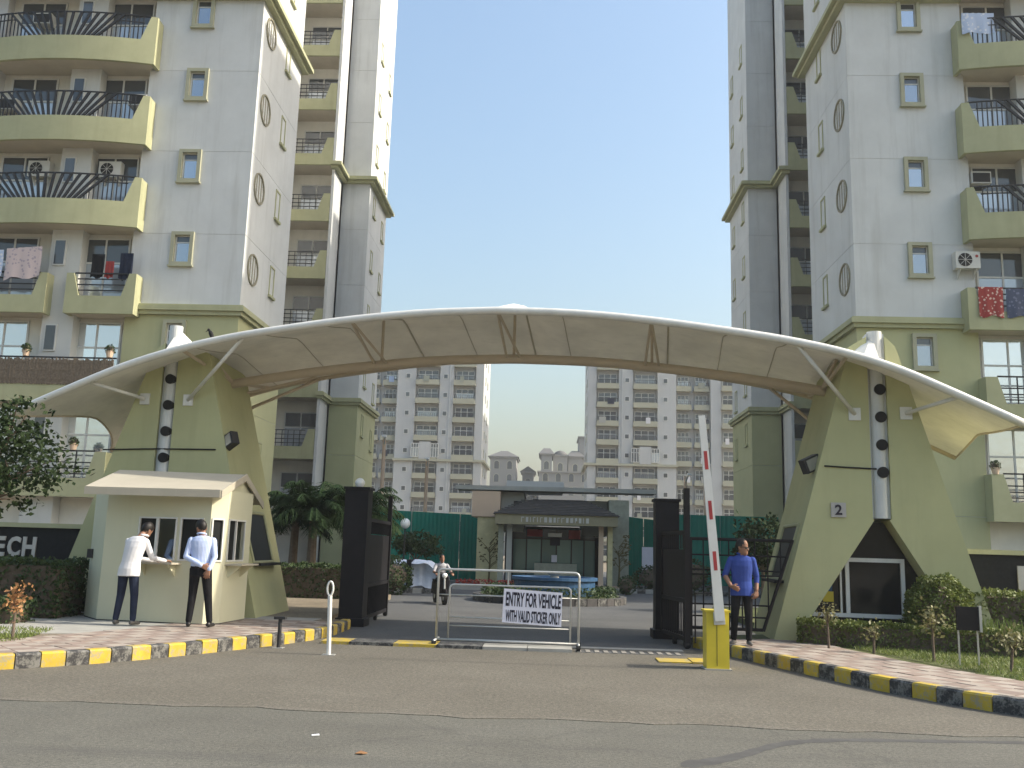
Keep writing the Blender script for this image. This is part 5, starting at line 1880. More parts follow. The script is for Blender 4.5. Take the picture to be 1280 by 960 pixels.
for k, i in enumerate(border):
    x, y, z = q.v[i]
    q.v.append((x + .05 * sin(k * 1.7), y + .05 * sin(k * 2.3) + (.04 if y > 33.2 else -.04), .20 + .05 * sin(k * .9)))
for k in range(len(border)):
    k2 = (k + 1) % len(border)
    q.f.append((border[k], border[k2], b0 + k2, b0 + k)); q.m.append(0)
q.build('cover', M['cover'], cc, None, True)
MB().box(-4.83, -4.68, 32.33, 34.07, .22, 1.10).build('strap', M['trousers'], cc)
for x in (-5.5, -4.0):
    for y in (32.55, 33.85):
        w = MB()
        w.tube([(x, y - .09, .28), (x, y + .09, .28)], .28, 18)
        w.build('wheel', M['rubber'], cc)

# ---- lamp posts
for x, y, h, lab in ((-6.62, 50.0, 6.1, 'tall pale street pole above the left hoarding'), (7.15, 50.0, 5.6, 'tall pale street pole above the right hoarding'), (-8.0, 44.5, 6.6, 'tall pale street pole beside the left gate leaf'), (9.0, 55.0, 6.6, 'thin street pole beyond the boom arm')):
    lp = thing('street_pole', (x, y, 0), lab, 'street pole', 'street poles inside the compound')
    MB().tube([(x, y, 0), (x, y, h)], [.12, .08], 10).build('shaft', M['pink_wall'], lp)
    MB().tube([(x, y, h - .3), (x + .1, y - .5, h + .05)], .035, 6).build('arm', M['pole'], lp)
    MB().box(x, x + .2, y - .85, y - .45, h + .0, h + .1).build('lamp_head', M['globe'], lp)
gl = thing('globe_lamp', (-5.5, 36.0, 0), 'white globe lamp on a thin post above the umbrella-shaped tree', 'lamp')
MB().tube([(-5.5, 36, 0), (-5.5, 36, 2.22)], .03, 8).build('shaft', M['lamp_body'], gl)
MB().ball((-5.5, 36, 2.40), (.19, .19, .20), 14).build('globe', M['globe'], gl, None, True)

# ------------------------------------------------------------------ far towers
FW = {}


def far_window(w, h, kind):
    key = (round(w, 2), h, kind)
    if key not in FW:
        f = MB()
        t = .09
        f.box(0, w, 0, .1, 0, t); f.box(0, w, 0, .1, h - t, h); f.box(0, t, 0, .1, t, h - t); f.box(w - t, w, 0, .1, t, h - t)
        for c_ in range(1, 3): f.box(w * c_ / 3 - .05, w * c_ / 3 + .05, 0, .1, t, h - t)
        f.box(t, w - t, .0, .1, h * .66, h * .66 + .08)
        g1 = MB().box(.02, w - .02, .05, .08, .02, h * .66)
        g2 = MB().box(.02, w - .02, .05, .08, h * .68, h - .02)
        FW[key] = (f.mesh('window', M['alu']), g1.mesh('pane', M['glass_far'] if kind else M['glass_dark']), g2.mesh('pane', M['glass_dark']))
    return FW[key]


def far_tower(X0, s, label, Y0=140.0, top=33.5, seed=1):
    """X0 = the edge next to the gap; the facade runs away from it in direction s"""
    r_ = random.Random(seed)
    root = thing('far_apartment_tower', (X0 + s * 9, Y0 + 5, 0), label, 'apartment tower', 'far apartment towers behind the gate')
    X = lambda h: X0 + s * h
    def part(name, m, *bxs):
        mb = MB()
        for h0, h1, y0, y1, z0, z1 in bxs: mb.box(X(h0), X(h1), Y0 + y0, Y0 + y1, z0, z1)
        return mb.build(name, m, root)
    part('wall', M['far_white'], (0, 1.2, 0, 14, 0, top), (4.6, 8.6 - 1.9, .0, 14, 0, top), (1.2, 4.6, .9, 14, 0, top - .01), (6.705, 10.4, .9, 14, 0, top - .01), (10.4, 13.2, 0, 14, 0, top), (13.2, 18.4, 2.2, 14, 0, top - .02), (18.4, 19.9, .3, 14, 0, top), (19.9, 25, 1.0, 14, 0, top - .01))
    part('drain_pipe', M['pole'], (5.05, 5.2, -.12, -.003, 0, top))
    part('parapet', M['far_trim'], (-.3, 13.4, -.5, -.303, top - 1.2, top - .5))
    part('belt_course', M['far_trim'], (-.5, 13.4, -.5, -.004, 14.2, 14.55))
    part('belt_course', M['far_trim'], (-.5, -.003, -.003, 14.4, 14.2, 14.55))
    part('roof_room', M['far_white'], (4, 9, 4, 9, top + .003, top + 2.2))
    bays = [(1.25, 4.55, -.1), (6.75, 10.35, -.1), (13.3, 15.6, 1.1), (16.0, 18.3, 1.1), (20.0, 22.9, .1)]
    for k in range(0, 11):
        z = 2.85 * k + .55
        for bi, (h0, h1, y) in enumerate(bays):
            if z + 2.4 > top: continue
            odd = bi == 1 and k == 5
            b = MB()
            b.box(X(h0), X(h1), Y0 + y - .35, Y0 + y - .23, z - .35, z + .45)
            b.box(X(h0), X(h1), Y0 + y - .228, Y0 + y + 1.1, z - .33, z - .1)
            bo = b.build('balcony', M['far_trim'], root)
            rl = MB()
            rl.box(X(h0 + .15), X(h1 - .15), Y0 + y - .33, Y0 + y - .28, z + .95, z + 1.02)
            for q_ in np.arange(h0 + .2, h1 - .1, .32): rl.box(X(q_), X(q_ + .07), Y0 + y - .32, Y0 + y - .28, z + .455, z + .945)
            rl.build('railing', M['black'], bo)
            wins = [(h0 + .25, h1 - .25)] if not odd else [(h0 - .3, h0 + .9), (h1 - .9, h1 + .3)]
            for a, c_ in wins:
                w = c_ - a
                me = far_window(w, 2.1, r_.random() < .62)
                loc = (min(X(a), X(c_)), Y0 + y + .72 - (1.2 if odd else 0), z - .05)
                wo = put('window', me[0], root, loc)
                for g in me[1:]:
                    o_ = bpy.data.objects.new('pane', g); C.objects.link(o_); o_.parent = wo
            if odd:
                mb = MB()
                mb.box(X(h0 + .95), X(h1 - .95), Y0 + y - .45, Y0 + y - .36, z - .3, z + 2.3)
                mb.build('infill_panel', M['far_white'], root)
            if r_.random() < .28:
                mb = MB()
                xx = h0 + r_.uniform(.3, h1 - h0 - 1.2)
                mb.box(X(xx), X(xx + r_.uniform(.5, 1.0)), Y0 + y - .42, Y0 + y - .37, z + .1, z + 1.0)
                mb.build('washing', [M['shirt_pale'], M['tan_dark'], M['shirt_white'], M['jeans'], M['grey_wall']][r_.randrange(5)], bo)
        if z + 2 < top:
            for h in (5.45, 11.2):
                w = MB(); w.box(X(h), X(h + .75), Y0 - .06, Y0 - .003, z + .6, z + 1.4)
                wo = w.build('window', M['alu'], root)
                w = MB(); w.box(X(h + .1), X(h + .65), Y0 - .075, Y0 - .063, z + .7, z + 1.3)
                w.build('pane', M['glass_dark'], wo)
            for y_ in (3.5, 8.0):
                w = MB(); w.box(X(-.06), X(-.003), Y0 + y_, Y0 + y_ + .9, z + .4, z + 1.7)
                wo = w.build('window', M['far_trim'], root)
                w = MB(); w.box(X(-.08), X(-.063), Y0 + y_ + .12, Y0 + y_ + .78, z + .5, z + 1.6)
                w.build('pane', M['glass_dark'], wo)
    return root


far_tower(-10.4, -1, 'far cream balcony tower seen under the canopy on the left of the gap', seed=2)
far_tower(5.5, 1, 'far cream balcony tower seen under the canopy on the right of the gap', seed=5)


def villa(name, label, x0, x1, y, h, roof, seed, wings=()):
    r_ = random.Random(seed)
    root = thing(name, ((x0 + x1) / 2, y + 5, 0), label, 'building', 'distant buildings in the gap')
    b = MB()
    b.box(x0, x1, y, y + 12, 0, h)
    b.build('wall', M['far_stone'], root)
    b = MB()
    b.box(x0 - .35, x1 + .35, y - .35, y + 12.3, h + .003, h + .35)
    b.build('cornice', M['far_stone'], root)
    xm, e = (x0 + x1) / 2, .6
    q = MB()
    if roof == 'hip':
        q.add([(x0 - e, y - e, h + .36), (x1 + e, y - e, h + .36), (x1 + e, y + 12, h + .36), (x0 - e, y + 12, h + .36), (xm - .8, y + 5, h + 2.2), (xm + .8, y + 5, h + 2.2)], [(0, 1, 5, 4), (1, 2, 5), (2, 3, 4, 5), (3, 0, 4), (3, 2, 1, 0)])
        q.build('roof', M['far_roof'], root)
    elif roof == 'gable':
        q.prism([(x0 - e, y - .4, h + .36), (x1 + e, y - .4, h + .36), (xm, y - .4, h + 1.7)], (0, 0, 0), (0, 12, 0))
        q.build('roof', M['far_roof'], root)
    elif roof == 'dome':
        q.lathe((xm, y + 3, h + .36), [((x1 - x0) * .5, 0), ((x1 - x0) * .46, .5), ((x1 - x0) * .3, 1.0), ((x1 - x0) * .08, 1.25)], 20)
        q.build('roof', M['far_roof'], root, smooth=True)
    w = 1.1
    n = max(1, int((x1 - x0 - .6) / 2.3))
    z = 1.5
    while z < h - 1.6:
        for i in range(n):
            xc = x0 + (x1 - x0) * (i + .5) / n
            f = MB()
            pts = [(xc - w / 2, y - .04, z), (xc + w / 2, y - .04, z), (xc + w / 2, y - .04, z + 1.3)] + [(xc + w / 2 * cos(a), y - .04, z + 1.3 + w / 2 * sin(a)) for a in np.linspace(.3, pi - .3, 6)] + [(xc - w / 2, y - .04, z + 1.3)]
            f.add([(xc + (p[0] - xc) * 1.25, y - .03, z + (p[2] - z) * 1.1 - .05) for p in pts], [tuple(range(len(pts)))])
            fo = f.build('window', M['far_trim'], root)
            g = MB()
            g.add(pts, [tuple(range(len(pts)))])
            g.build('pane', M['glass_dark'], fo)
        z += 3.1
    return root


villa('distant_building', 'distant square block with a hipped roof beside the left far tower', -14.2, -8.1, 220, 22.6, 'hip', 1)
villa('distant_building', 'small distant gabled house in the middle of the gap', -6.9, -4.2, 232, 20.2, 'gable', 2)
villa('distant_building', 'distant narrow turret block with a low hipped roof at the left of the right group', -2.2, 0.3, 218, 23.3, 'hip', 3)
villa('distant_building', 'distant low front block with arched windows below the turrets', -2.6, 9.2, 214, 19.0, 'flat', 4)
villa('distant_building', 'distant round-domed block in the middle of the right group', .6, 4.0, 222, 23.6, 'dome', 5)
villa('distant_building', 'distant flat-topped block between the dome and the tall block', 4.2, 7.6, 224, 23.4, 'hip', 6)
villa('distant_building', 'distant tall narrow block touching the right far tower', 6.9, 11.0, 228, 28.8, 'flat', 7)
villa('distant_building', 'distant low terrace closing the gap behind the clubhouse', -20, 12, 236, 15.5, 'flat', 8)

# ------------------------------------------------------------------ haze in the air
hz = MB()
hz.box(-720, 720, -140, 920, -1.1, 46)
M['haze'] = bpy.data.materials.new('haze_air')
M['haze'].use_nodes = True
ht = M['haze'].node_tree
ht.nodes.clear()
ho = ht.nodes.new('ShaderNodeOutputMaterial')
pv = ht.nodes.new('ShaderNodeVolumePrincipled')
pv.inputs['Color'].default_value = (0.93, 0.95, 0.97, 1)
pv.inputs['Density'].default_value = 0.0006
pv.inputs['Anisotropy'].default_value = 0.25
ht.links.new(pv.outputs[0], ho.inputs['Volume'])
tag(hz.build('haze', M['haze']), 'thin pale haze filling the air over the whole place', 'haze', kind='stuff')

# ------------------------------------------------------------------ things on the balconies
def ac_split(x, y, z, label, w=.80, h=.58, d=.30, dot=False, bracket=True, fan=True):
    r = thing('air_conditioner', (x, y, z), label, 'air conditioner', 'air conditioners on the towers')
    MB().box(x - w / 2, x + w / 2, y - d, y, z, z + h).build('casing', M['ac'], r)
    q = MB()
    cx = x - w * .12
    R_ = h * .40
    q.tube([(cx, y - d - .012, z + h * .5), (cx, y - d - .002, z + h * .5)], R_, 22)
    o = q.build('fan_opening', M['ac_dark'], r)
    g = MB()
    for k in range(4):
        a = pi * k / 4
        c_, s_ = cos(a) * R_, sin(a) * R_
        g.tube([(cx - c_, y - d - .02, z + h * .5 - s_), (cx + c_, y - d - .02, z + h * .5 + s_)], .008, 4)
    g.build('fan_guard', M['ac'], o)
    if dot: MB().tube([(x + w * .36, y - d - .012, z + h * .72), (x + w * .36, y - d - .002, z + h * .72)], .05, 14).build('badge', M['red_sign'], r)
    if bracket:
        for sx_ in (-w * .32, w * .32):
            b = MB()
            b.prism([(x + sx_, y - d, z - .004), (x + sx_, y + .02, z - .004), (x + sx_, y + .02, z - .32)], (0, 0, 0), (.03, 0, 0))
            b.build('bracket', M['alu'], r)
    return r


def ac_window(x, y, z, label):
    r = thing('air_conditioner', (x, y, z), label, 'air conditioner', 'air conditioners on the towers')
    MB().box(x - .33, x + .33, y - .42, y, z, z + .42).build('casing', M['ac'], r)
    MB().box(x - .29, x + .29, y - .434, y - .423, z + .04, z + .37).build('rear_grille', M['ac_dark'], r)
    return r


ac_window(-19.1, 31.38, 20.15, 'boxy air conditioner at the far left of the topmost visible balcony of the left tower')
ac_window(-15.2, 31.38, 16.95, 'boxy air conditioner at the right end of the second balcony of the left tower')
ac_window(-20.0, 31.38, 16.75, 'boxy air conditioner at the left frame edge on the second balcony of the left tower')
ac_split(-18.6, 31.38, 14.25, 'air conditioner left of the white pier above the third balcony of the left tower')
ac_split(-16.0, 31.38, 14.25, 'air conditioner right of the white pier above the third balcony of the left tower')
ac_split(13.80, 30.95, 11.22, 'air conditioner with a red badge jutting from the front wall of the right tower', dot=True)
ac_window(14.55, 31.38, 14.35, 'boxy air conditioner above the third balcony of the right tower')


def cloth(name, x0, x1, y, z0, z1, m, label, group='washing on the balconies', seed=0, slant=0.0):
    q = MB()
    nx, nz = 12, 8
    for side in (0, 1):
        for j in range(nz):
            for i in range(nx):
                u, w = i / (nx - 1), j / (nz - 1)
                q.v.append((x0 + (x1 - x0) * u, y + side * .012 + .03 * w * sin(u * 14 + seed) + .015 * sin(u * 31 + w * 4), z1 - (z1 - z0) * w * (1 + .05 * sin(u * 9 + seed)) - slant * u))
    for side in (0, 1):
        for j in range(nz - 1):
            for i in range(nx - 1):
                a = side * nx * nz + j * nx + i
                q.f.append((a, a + 1, a + nx + 1, a + nx)); q.m.append(0)
    return tag(q.build(name, m, smooth=True), label, 'washing', group)


P_red = print_mat('red_printed_cloth', (.30, .035, .03), (.62, .45, .38), 9.0)
P_blue = print_mat('pale_blue_printed_cloth', (.42, .50, .66), (.62, .64, .70), 7.0)
P_pink = print_mat('pale_printed_cloth', (.55, .45, .44), (.36, .30, .34), 8.0)
P_dark = print_mat('dark_blue_printed_cloth', (.06, .075, .13), (.14, .16, .24), 8.0)
cloth('washing', -20.4, -19.05, 30.38, 10.3, 11.25, P_blue, 'pale blue sheet hung on the left small balcony of the left tower', seed=1)
cloth('washing', -18.95, -17.7, 30.38, 10.2, 11.3, P_pink, 'pale patterned sheet hung beside the blue sheet on the left tower', seed=2, slant=-.1)
cloth('washing', -16.0, -15.55, 30.55, 10.35, 11.2, M['trousers'], 'black garment hung on the right small balcony of the left tower', seed=3)
cloth('washing', -15.5, -15.2, 30.55, 10.35, 10.95, M['red_sign'], 'red garment hung between dark clothes on the left tower', seed=4)
cloth('washing', -15.0, -14.55, 30.55, 10.3, 11.25, M['jeans'], 'dark garment at the right end of the washing on the left tower', seed=5)
cloth('washing', 13.95, 14.75, 30.39, 9.50, 10.50, P_red, 'red patterned cloth draped over the balcony front of the right tower', seed=6)
cloth('washing', 14.85, 15.9, 30.39, 9.50, 10.45, P_dark, 'dark blue cloth draped beside the red cloth on the right tower', seed=7)
cloth('washing', 13.9, 15.0, 30.3, 19.55, 20.3, P_blue, 'pale blue cloth on the topmost visible balcony of the right tower', seed=8)
for x, y, z, s_, lab in ((-15.0, 30.5, 7.55, 41, 'potted plant on the right end of the reed screened balcony'), (-17.9, 30.5, 7.55, 42, 'dark potted plant in the middle of the reed screened balcony'), (-15.9, 30.5, 4.39, 43, 'flowering potted plant on the lowest balcony rail of the left tower'), (14.2, 30.5, 4.34, 44, 'small dark potted plant on the lowest balcony of the right tower')):
    b_ = bush('potted_plant', (x, y, z + .1), (.17, .15, .17), 160, .09, M['hedge_dark'], lab, s_, 'potted plant', 'pot plants on the balconies')
    q = MB()
    q.lathe((x, y, z), [(.09, 0), (.13, .2), (.14, .22), (.10, .22)], 12)
    q.build('pot', M['pink_wall'], b_)


# ------------------------------------------------------------------ people
def loft_mesh(mb, rings, T, n=18):
    vs = []
    for z, cx, cy, rx, ry in rings:
        for k in range(n):
            a = 2 * pi * k / n
            vs.append(T @ Vector((cx + rx * cos(a), cy + ry * sin(a), z)))
    fs = []
    for i in range(len(rings) - 1):
        for k in range(n):
            k2 = (k + 1) % n
            fs.append((i * n + k, i * n + k2, (i + 1) * n + k2, (i + 1) * n + k))
    fs += [tuple(reversed(range(n))), tuple(range((len(rings) - 1) * n, len(rings) * n))]
    mb.add(vs, fs)


def cone_mesh(mb, p, r0, q, r1, n=12):
    p, q = Vector(p), Vector(q)
    d = (q - p)
    L = d.length or 1e-6
    d = d / L
    prof = [(p - d * r0 * .98, r0 * .15), (p - d * r0 * .7, r0 * .71), (p, r0), (q, r1), (q + d * r1 * .7, r1 * .71), (q + d * r1 * .98, r1 * .15)]
    mb.tube([a for a, _ in prof], [b for _, b in prof], n)


class Body:
    def __init__(s):
        s.prims = []

    def cone(s, p, r0, q, r1, tg): s.prims.append(('c', Vector(p), r0, Vector(q), r1, tg))

    def loft(s, rings, tg, T=None): s.prims.append(('l', rings, T or Matrix(), None, None, tg))

    def hand(s, W, d, side, nrm, tg, curl=.5, k=1.0):
        W, d, side, nrm = Vector(W), Vector(d).normalized(), Vector(side).normalized(), Vector(nrm).normalized()
        lens = (.052, .062, .066, .058)          # little .. index
        for i in range(4):
            o = (i - 1.5) * .0225
            kn = W + d * (.085 - .006 * abs(i - 2)) + side * o
            s.cone(W + side * o * .55 + d * .01, .017, kn, .0125, tg)
            a = curl * (1.15 - .12 * i)
            d1 = d * cos(a) + nrm * sin(a) + side * (i - 1.5) * .07
            m1 = kn + d1.normalized() * lens[i] * .6
            a2 = curl * 2.0
            d2 = d * cos(a2) + nrm * sin(a2) + side * (i - 1.5) * .07
            s.cone(kn, .0105, m1, .0092, tg)
            s.cone(m1, .0092, m1 + d2.normalized() * lens[i] * .6, .0075, tg)
        t0 = W + d * .025 + side * .026
        t1 = t0 + (d * .7 + side * .75 + nrm * .35).normalized() * .042
        s.cone(t0, .0145, t1, .011, tg)
        s.cone(t1, .011, t1 + (d + side * .25 + nrm * .5).normalized() * .034, .0088, tg)

    def head(s, c, yaw, pitch, roll=0.0):
        """c: pivot at the base of the skull; face looks along +y before turning"""
        T = Matrix.Translation(c) @ Matrix.Rotation(yaw, 4, 'Z') @ Matrix.Rotation(roll, 4, 'Y') @ Matrix.Rotation(pitch, 4, 'X')
        R_ = [(-.075, 0, .070, .020, .022), (-.055, 0, .060, .042, .045), (-.025, 0, .040, .058, .070), (.02, 0, .022, .068, .086), (.07, 0, .010, .074, .096), (.12, 0, .004, .074, .096), (.155, 0, 0, .064, .084), (.180, 0, -.005, .044, .058), (.192, 0, -.006, .018, .022)]
        s.loft(R_, 'skin', T)
        f = lambda p: T @ Vector(p)
        s.cone(f((0, .095, .052)), .010, f((0, .118, .018)), .015, 'skin')                 # nose
        s.cone(f((-.028, .085, .066)), .013, f((.028, .085, .066)), .013, 'skin')            # brow
        s.cone(f((-.020, .092, -.018)), .009, f((.020, .092, -.018)), .009, 'skin')          # lips
        for sx_ in (-1, 1): s.cone(f((sx_ * .074, -.005, .015)), .012, f((sx_ * .079, -.012, .055)), .014, 'skin')   # ears
        s.T = T
        return T


def make_person(label, P, yaw, scale, build, mats, glasses=False, voxel=.0075):
    B = Body()
    build(B)
    mb = MB()
    for pr in B.prims:
        if pr[0] == 'c': cone_mesh(mb, pr[1], pr[2], pr[3], pr[4])
        else: loft_mesh(mb, pr[1], pr[2])
    raw = bpy.data.objects.new('raw', mb.mesh('raw', []))
    C.objects.link(raw)
    m1 = raw.modifiers.new('r', 'REMESH')
    m1.mode = 'VOXEL'
    m1.voxel_size = voxel
    m2 = raw.modifiers.new('s', 'SMOOTH')
    m2.factor = .5
    m2.iterations = 3
    dg = bpy.context.evaluated_depsgraph_get()
    me = bpy.data.meshes.new_from_object(raw.evaluated_get(dg))
    old = raw.data
    bpy.data.objects.remove(raw)
    bpy.data.meshes.remove(old)
    me.name = 'body'
    me.materials.clear()
    tags = list(mats)
    for t in tags: me.materials.append(mats[t])
    n = len(me.polygons)
    cen = np.empty(n * 3)
    me.polygons.foreach_get('center', cen)
    cen = cen.reshape(-1, 3)
    best = np.full(n, 1e9)
    idx = np.zeros(n, int)
    for pr in B.prims:
        if pr[0] == 'c':
            p, q = np.array(pr[1]), np.array(pr[3])
            d = q - p
            t = np.clip(((cen - p) @ d) / (d @ d + 1e-12), 0, 1)
            dist = np.linalg.norm(cen - p - t[:, None] * d, axis=1) - (pr[2] + (pr[4] - pr[2]) * t)
        else:
            Mi = np.array(pr[2].inverted())
            l = cen @ Mi[:3, :3].T + Mi[:3, 3]
            zs = np.array([r[0] for r in pr[1]])
            itp = [np.interp(l[:, 2], zs, np.array([r[k] for r in pr[1]])) for k in (1, 2, 3, 4)]
            e = np.sqrt(((l[:, 0] - itp[0]) / itp[2]) ** 2 + ((l[:, 1] - itp[1]) / itp[3]) ** 2)
            dist = np.maximum((e - 1) * np.minimum(itp[2], itp[3]), np.maximum(zs[0] - l[:, 2], l[:, 2] - zs[-1]))
        up = dist < best
        best[up] = dist[up]
        idx[up] = tags.index(pr[5])
    me.polygons.foreach_set('material_index', idx)
    me.polygons.foreach_set('use_smooth', [True] * n)
    me.update()
    root = thing('person', P, label, 'person', rz=yaw)
    S = Matrix.Scale(scale, 4)
    me.transform(S)
    put('body', me, root)
    HT = WORLD[root.name] @ S @ B.T
    # hair cap
    h = MB()
    h.ball((0, -.006, .085), (.083, .106, .115), 26)
    r_ = random.Random(len(label))
    keep = []
    for f in h.f:
        c = sum((Vector(h.v[i]) for i in f), Vector()) / len(f)
        if c.z > .038 + .78 * c.y + (.02 if abs(c.x) > .06 and c.y > 0 else 0): keep.append(f)
    h.f = keep
    h.m = [0] * len(keep)
    h.v = [(x * (1 + r_.uniform(-.02, .025)), y * (1 + r_.uniform(-.02, .025)), z + r_.uniform(-.003, .004)) for x, y, z in h.v]
    h.build('hair', M['hair'], root, HT, True)
    n0 = Vector(B.neck) if hasattr(B, 'neck') else B.T.translation + Vector((0, -.02, -.055))
    cr = MB()
    cr.tube([n0 + Vector((.066 * cos(a), .064 * sin(a), .012 * sin(a + pi) + .004)) for a in np.linspace(-1.35 * pi, .35 * pi, 20)], .017, 7)
    cr.build('collar', mats['shirt'], root, WORLD[root.name] @ S, True)
    e = MB()
    for sx_ in (-1, 1): e.ball((sx_ * .030, .088, .046), (.014, .010, .009), 8)
    e.build('eyes', M['hair'], root, HT)
    if glasses:
        g = MB()
        for sx_ in (-1, 1):
            g.prism([(sx_ * .006, .110, .062), (sx_ * .062, .100, .064), (sx_ * .060, .098, .032), (sx_ * .014, .108, .030)], (0, 0, 0), (0, .006, 0))
            g.tube([(sx_ * .062, .100, .060), (sx_ * .082, 0.0, .056)], .004, 5)
        g.build('sunglasses', M['rubber'], root, HT)
    return root


def leg(B, s, hip, knee, ankle, trou, shoe, toe=(0, 1)):
    B.cone(hip, .092, knee, .066, trou)
    B.cone(knee, .066, (ankle[0], ankle[1], ankle[2] + .02), .050, trou)
    t = Vector((toe[0], toe[1], 0)).normalized()
    a = Vector(ankle)
    B.cone(a + Vector((0, 0, -.035)) - t * .03, .040, a + t * .13 + Vector((0, 0, -.048)), .030, shoe)


def torso(B, sh, tuck, dx=0.0, dy=0.0, lean=0.0, w=1.0):
    """rings from hip to shoulders; dx, dy: how far the shoulders are shifted sideways and forward"""
    f = lambda z, rx, ry, k: (z, dx * k, dy * k, rx * w, ry)
    rings = [f(.80 if not tuck else .97, .194 if not tuck else .172, .136 if not tuck else .118, .02), f(.92 if not tuck else .985, .186 if not tuck else .170, .130 if not tuck else .120, .06), f(1.03, .163, .112, .2), f(1.15, .170, .118, .42), f(1.28, .186, .124, .72), f(1.37, .190, .112, .9), f(1.425, .150, .090, 1), f(1.455, .085, .066, 1.02)]
    B.loft(rings, sh)


def man_writing(B):
    leg(B, -1, (-.085, 0, .90), (-.115, .02, .49), (-.15, -.01, .085), 'trousers', 'shoe', (-.25, 1))
    leg(B, 1, (.085, 0, .90), (.12, .03, .49), (.15, .0, .085), 'trousers', 'shoe', (.3, 1))
    B.loft([(.78, 0, 0, .155, .112), (.93, 0, 0, .165, .115), (1.0, 0, .01, .15, .105)], 'trousers')
    torso(B, 'shirt', False, .05, .10)
    B.cone((.07, .11, 1.43), .052, (.10, .15, 1.50), .048, 'skin')
    B.head((.115, .185, 1.52), -.35, -.62, .12)
    B.cone((.20, .10, 1.37), .056, (.28, .20, 1.10), .047, 'shirt')
    B.cone((.28, .20, 1.10), .045, (.37, .46, 1.055), .036, 'shirt')
    B.hand((.375, .49, 1.055), (.25, 1, -.05), (-1, .25, 0), (0, 0, -1), 'skin', .45)
    B.cone((-.11, .09, 1.37), .056, (-.18, .20, 1.11), .047, 'shirt')
    B.cone((-.18, .20, 1.11), .045, (.12, .50, 1.05), .036, 'shirt')
    B.hand((.15, .52, 1.05), (.9, .6, -.05), (.5, -.8, 0), (0, 0, -1), 'skin', .35)


def man_clasped(B):
    leg(B, -1, (-.085, 0, .92), (-.105, .03, .50), (-.125, 0, .085), 'trousers', 'shoe', (-.2, 1))
    leg(B, 1, (.085, 0, .92), (.14, .03, .50), (.20, 0, .085), 'trousers', 'shoe', (.35, 1))
    B.loft([(.80, 0, 0, .165, .112), (.92, 0, 0, .168, .115), (1.0, 0, .0, .158, .106), (1.02, 0, .0, .156, .105)], 'trousers')
    torso(B, 'shirt', True, -.02, .03)
    B.cone((-.02, .03, 1.43), .055, (-.03, .06, 1.51), .050, 'skin')
    B.head((-.045, .075, 1.535), .75, -.45, -.08)
    B.cone((.155, .03, 1.38), .056, (.215, -.05, 1.12), .047, 'shirt')
    B.cone((.215, -.05, 1.12), .045, (.165, -.15, .93), .037, 'shirt')
    B.hand((.155, -.16, .905), (-.25, -.05, -1), (-1, 0, .25), (0, 1, 0), 'skin', .5)
    B.cone((-.195, .03, 1.38), .056, (-.24, -.05, 1.11), .047, 'shirt')
    B.cone((-.24, -.05, 1.11), .045, (.03, -.17, .985), .037, 'shirt')
    B.hand((.055, -.175, .975), (1, .05, -.35), (.2, 0, 1), (0, 1, 0), 'skin', .6)


def man_waiting(B):
    # faces the camera; his right arm (photo left) is bent with the hand at the belt
    leg(B, -1, (-.085, 0, .91), (-.10, .03, .49), (-.10, .03, .085), 'trousers', 'shoe', (-.15, 1))
    leg(B, 1, (.085, 0, .91), (.12, .01, .49), (.13, -.10, .085), 'trousers', 'shoe', (.5, 1))
    B.loft([(.80, 0, 0, .162, .115), (.92, 0, 0, .166, .120), (1.0, 0, .0, .156, .110)], 'trousers')
    torso(B, 'shirt', False, .0, .02, w=1.0)
    B.cone((.0, .02, 1.43), .058, (.0, .035, 1.51), .053, 'skin')
    B.head((.0, .045, 1.535), .95, -.05)
    B.cone((.175, .02, 1.38), .060, (.275, .0, 1.12), .050, 'shirt')
    B.cone((.275, .0, 1.12), .043, (.20, .16, .96), .034, 'skin')
    B.hand((.185, .175, .945), (-1, .25, -.35), (0, .3, 1), (0, -1, 0), 'skin', .55)
    B.cone((-.175, .02, 1.38), .060, (-.245, -.02, 1.11), .050, 'shirt')
    B.cone((-.245, -.02, 1.11), .047, (-.24, .01, 1.02), .043, 'shirt')
    B.cone((-.24, .01, 1.02), .037, (-.225, .08, .90), .032, 'skin')
    B.hand((-.222, .088, .875), (.15, .2, -1), (1, .3, .1), (.3, -1, 0), 'skin', .7)


def man_inside(B):
    for s_ in (-1, 1): leg(B, s_, (s_ * .085, 0, .90), (s_ * .10, .02, .49), (s_ * .12, .0, .085), 'trousers', 'shoe', (s_ * .2, 1))
    B.loft([(.80, 0, 0, .162, .115), (.92, 0, 0, .166, .118), (1.0, 0, .0, .156, .108)], 'trousers')
    torso(B, 'shirt', False, .05, .12)
    B.cone((.06, .13, 1.43), .055, (.08, .17, 1.50), .050, 'skin')
    B.head((.09, .19, 1.52), .1, -.45)
    for s_ in (-1, 1):
        B.cone((.05 + s_ * .19, .12, 1.375), .062, (.05 + s_ * .24, .22, 1.12), .052, 'shirt')
        B.cone((.05 + s_ * .24, .22, 1.12), .048, (.05 + s_ * .10, .42, 1.05), .036, 'shirt')
        B.hand((.05 + s_ * .09, .44, 1.05), (-s_ * .4, 1, 0), (-s_, -.4, 0), (0, 0, -1), 'skin', .4)


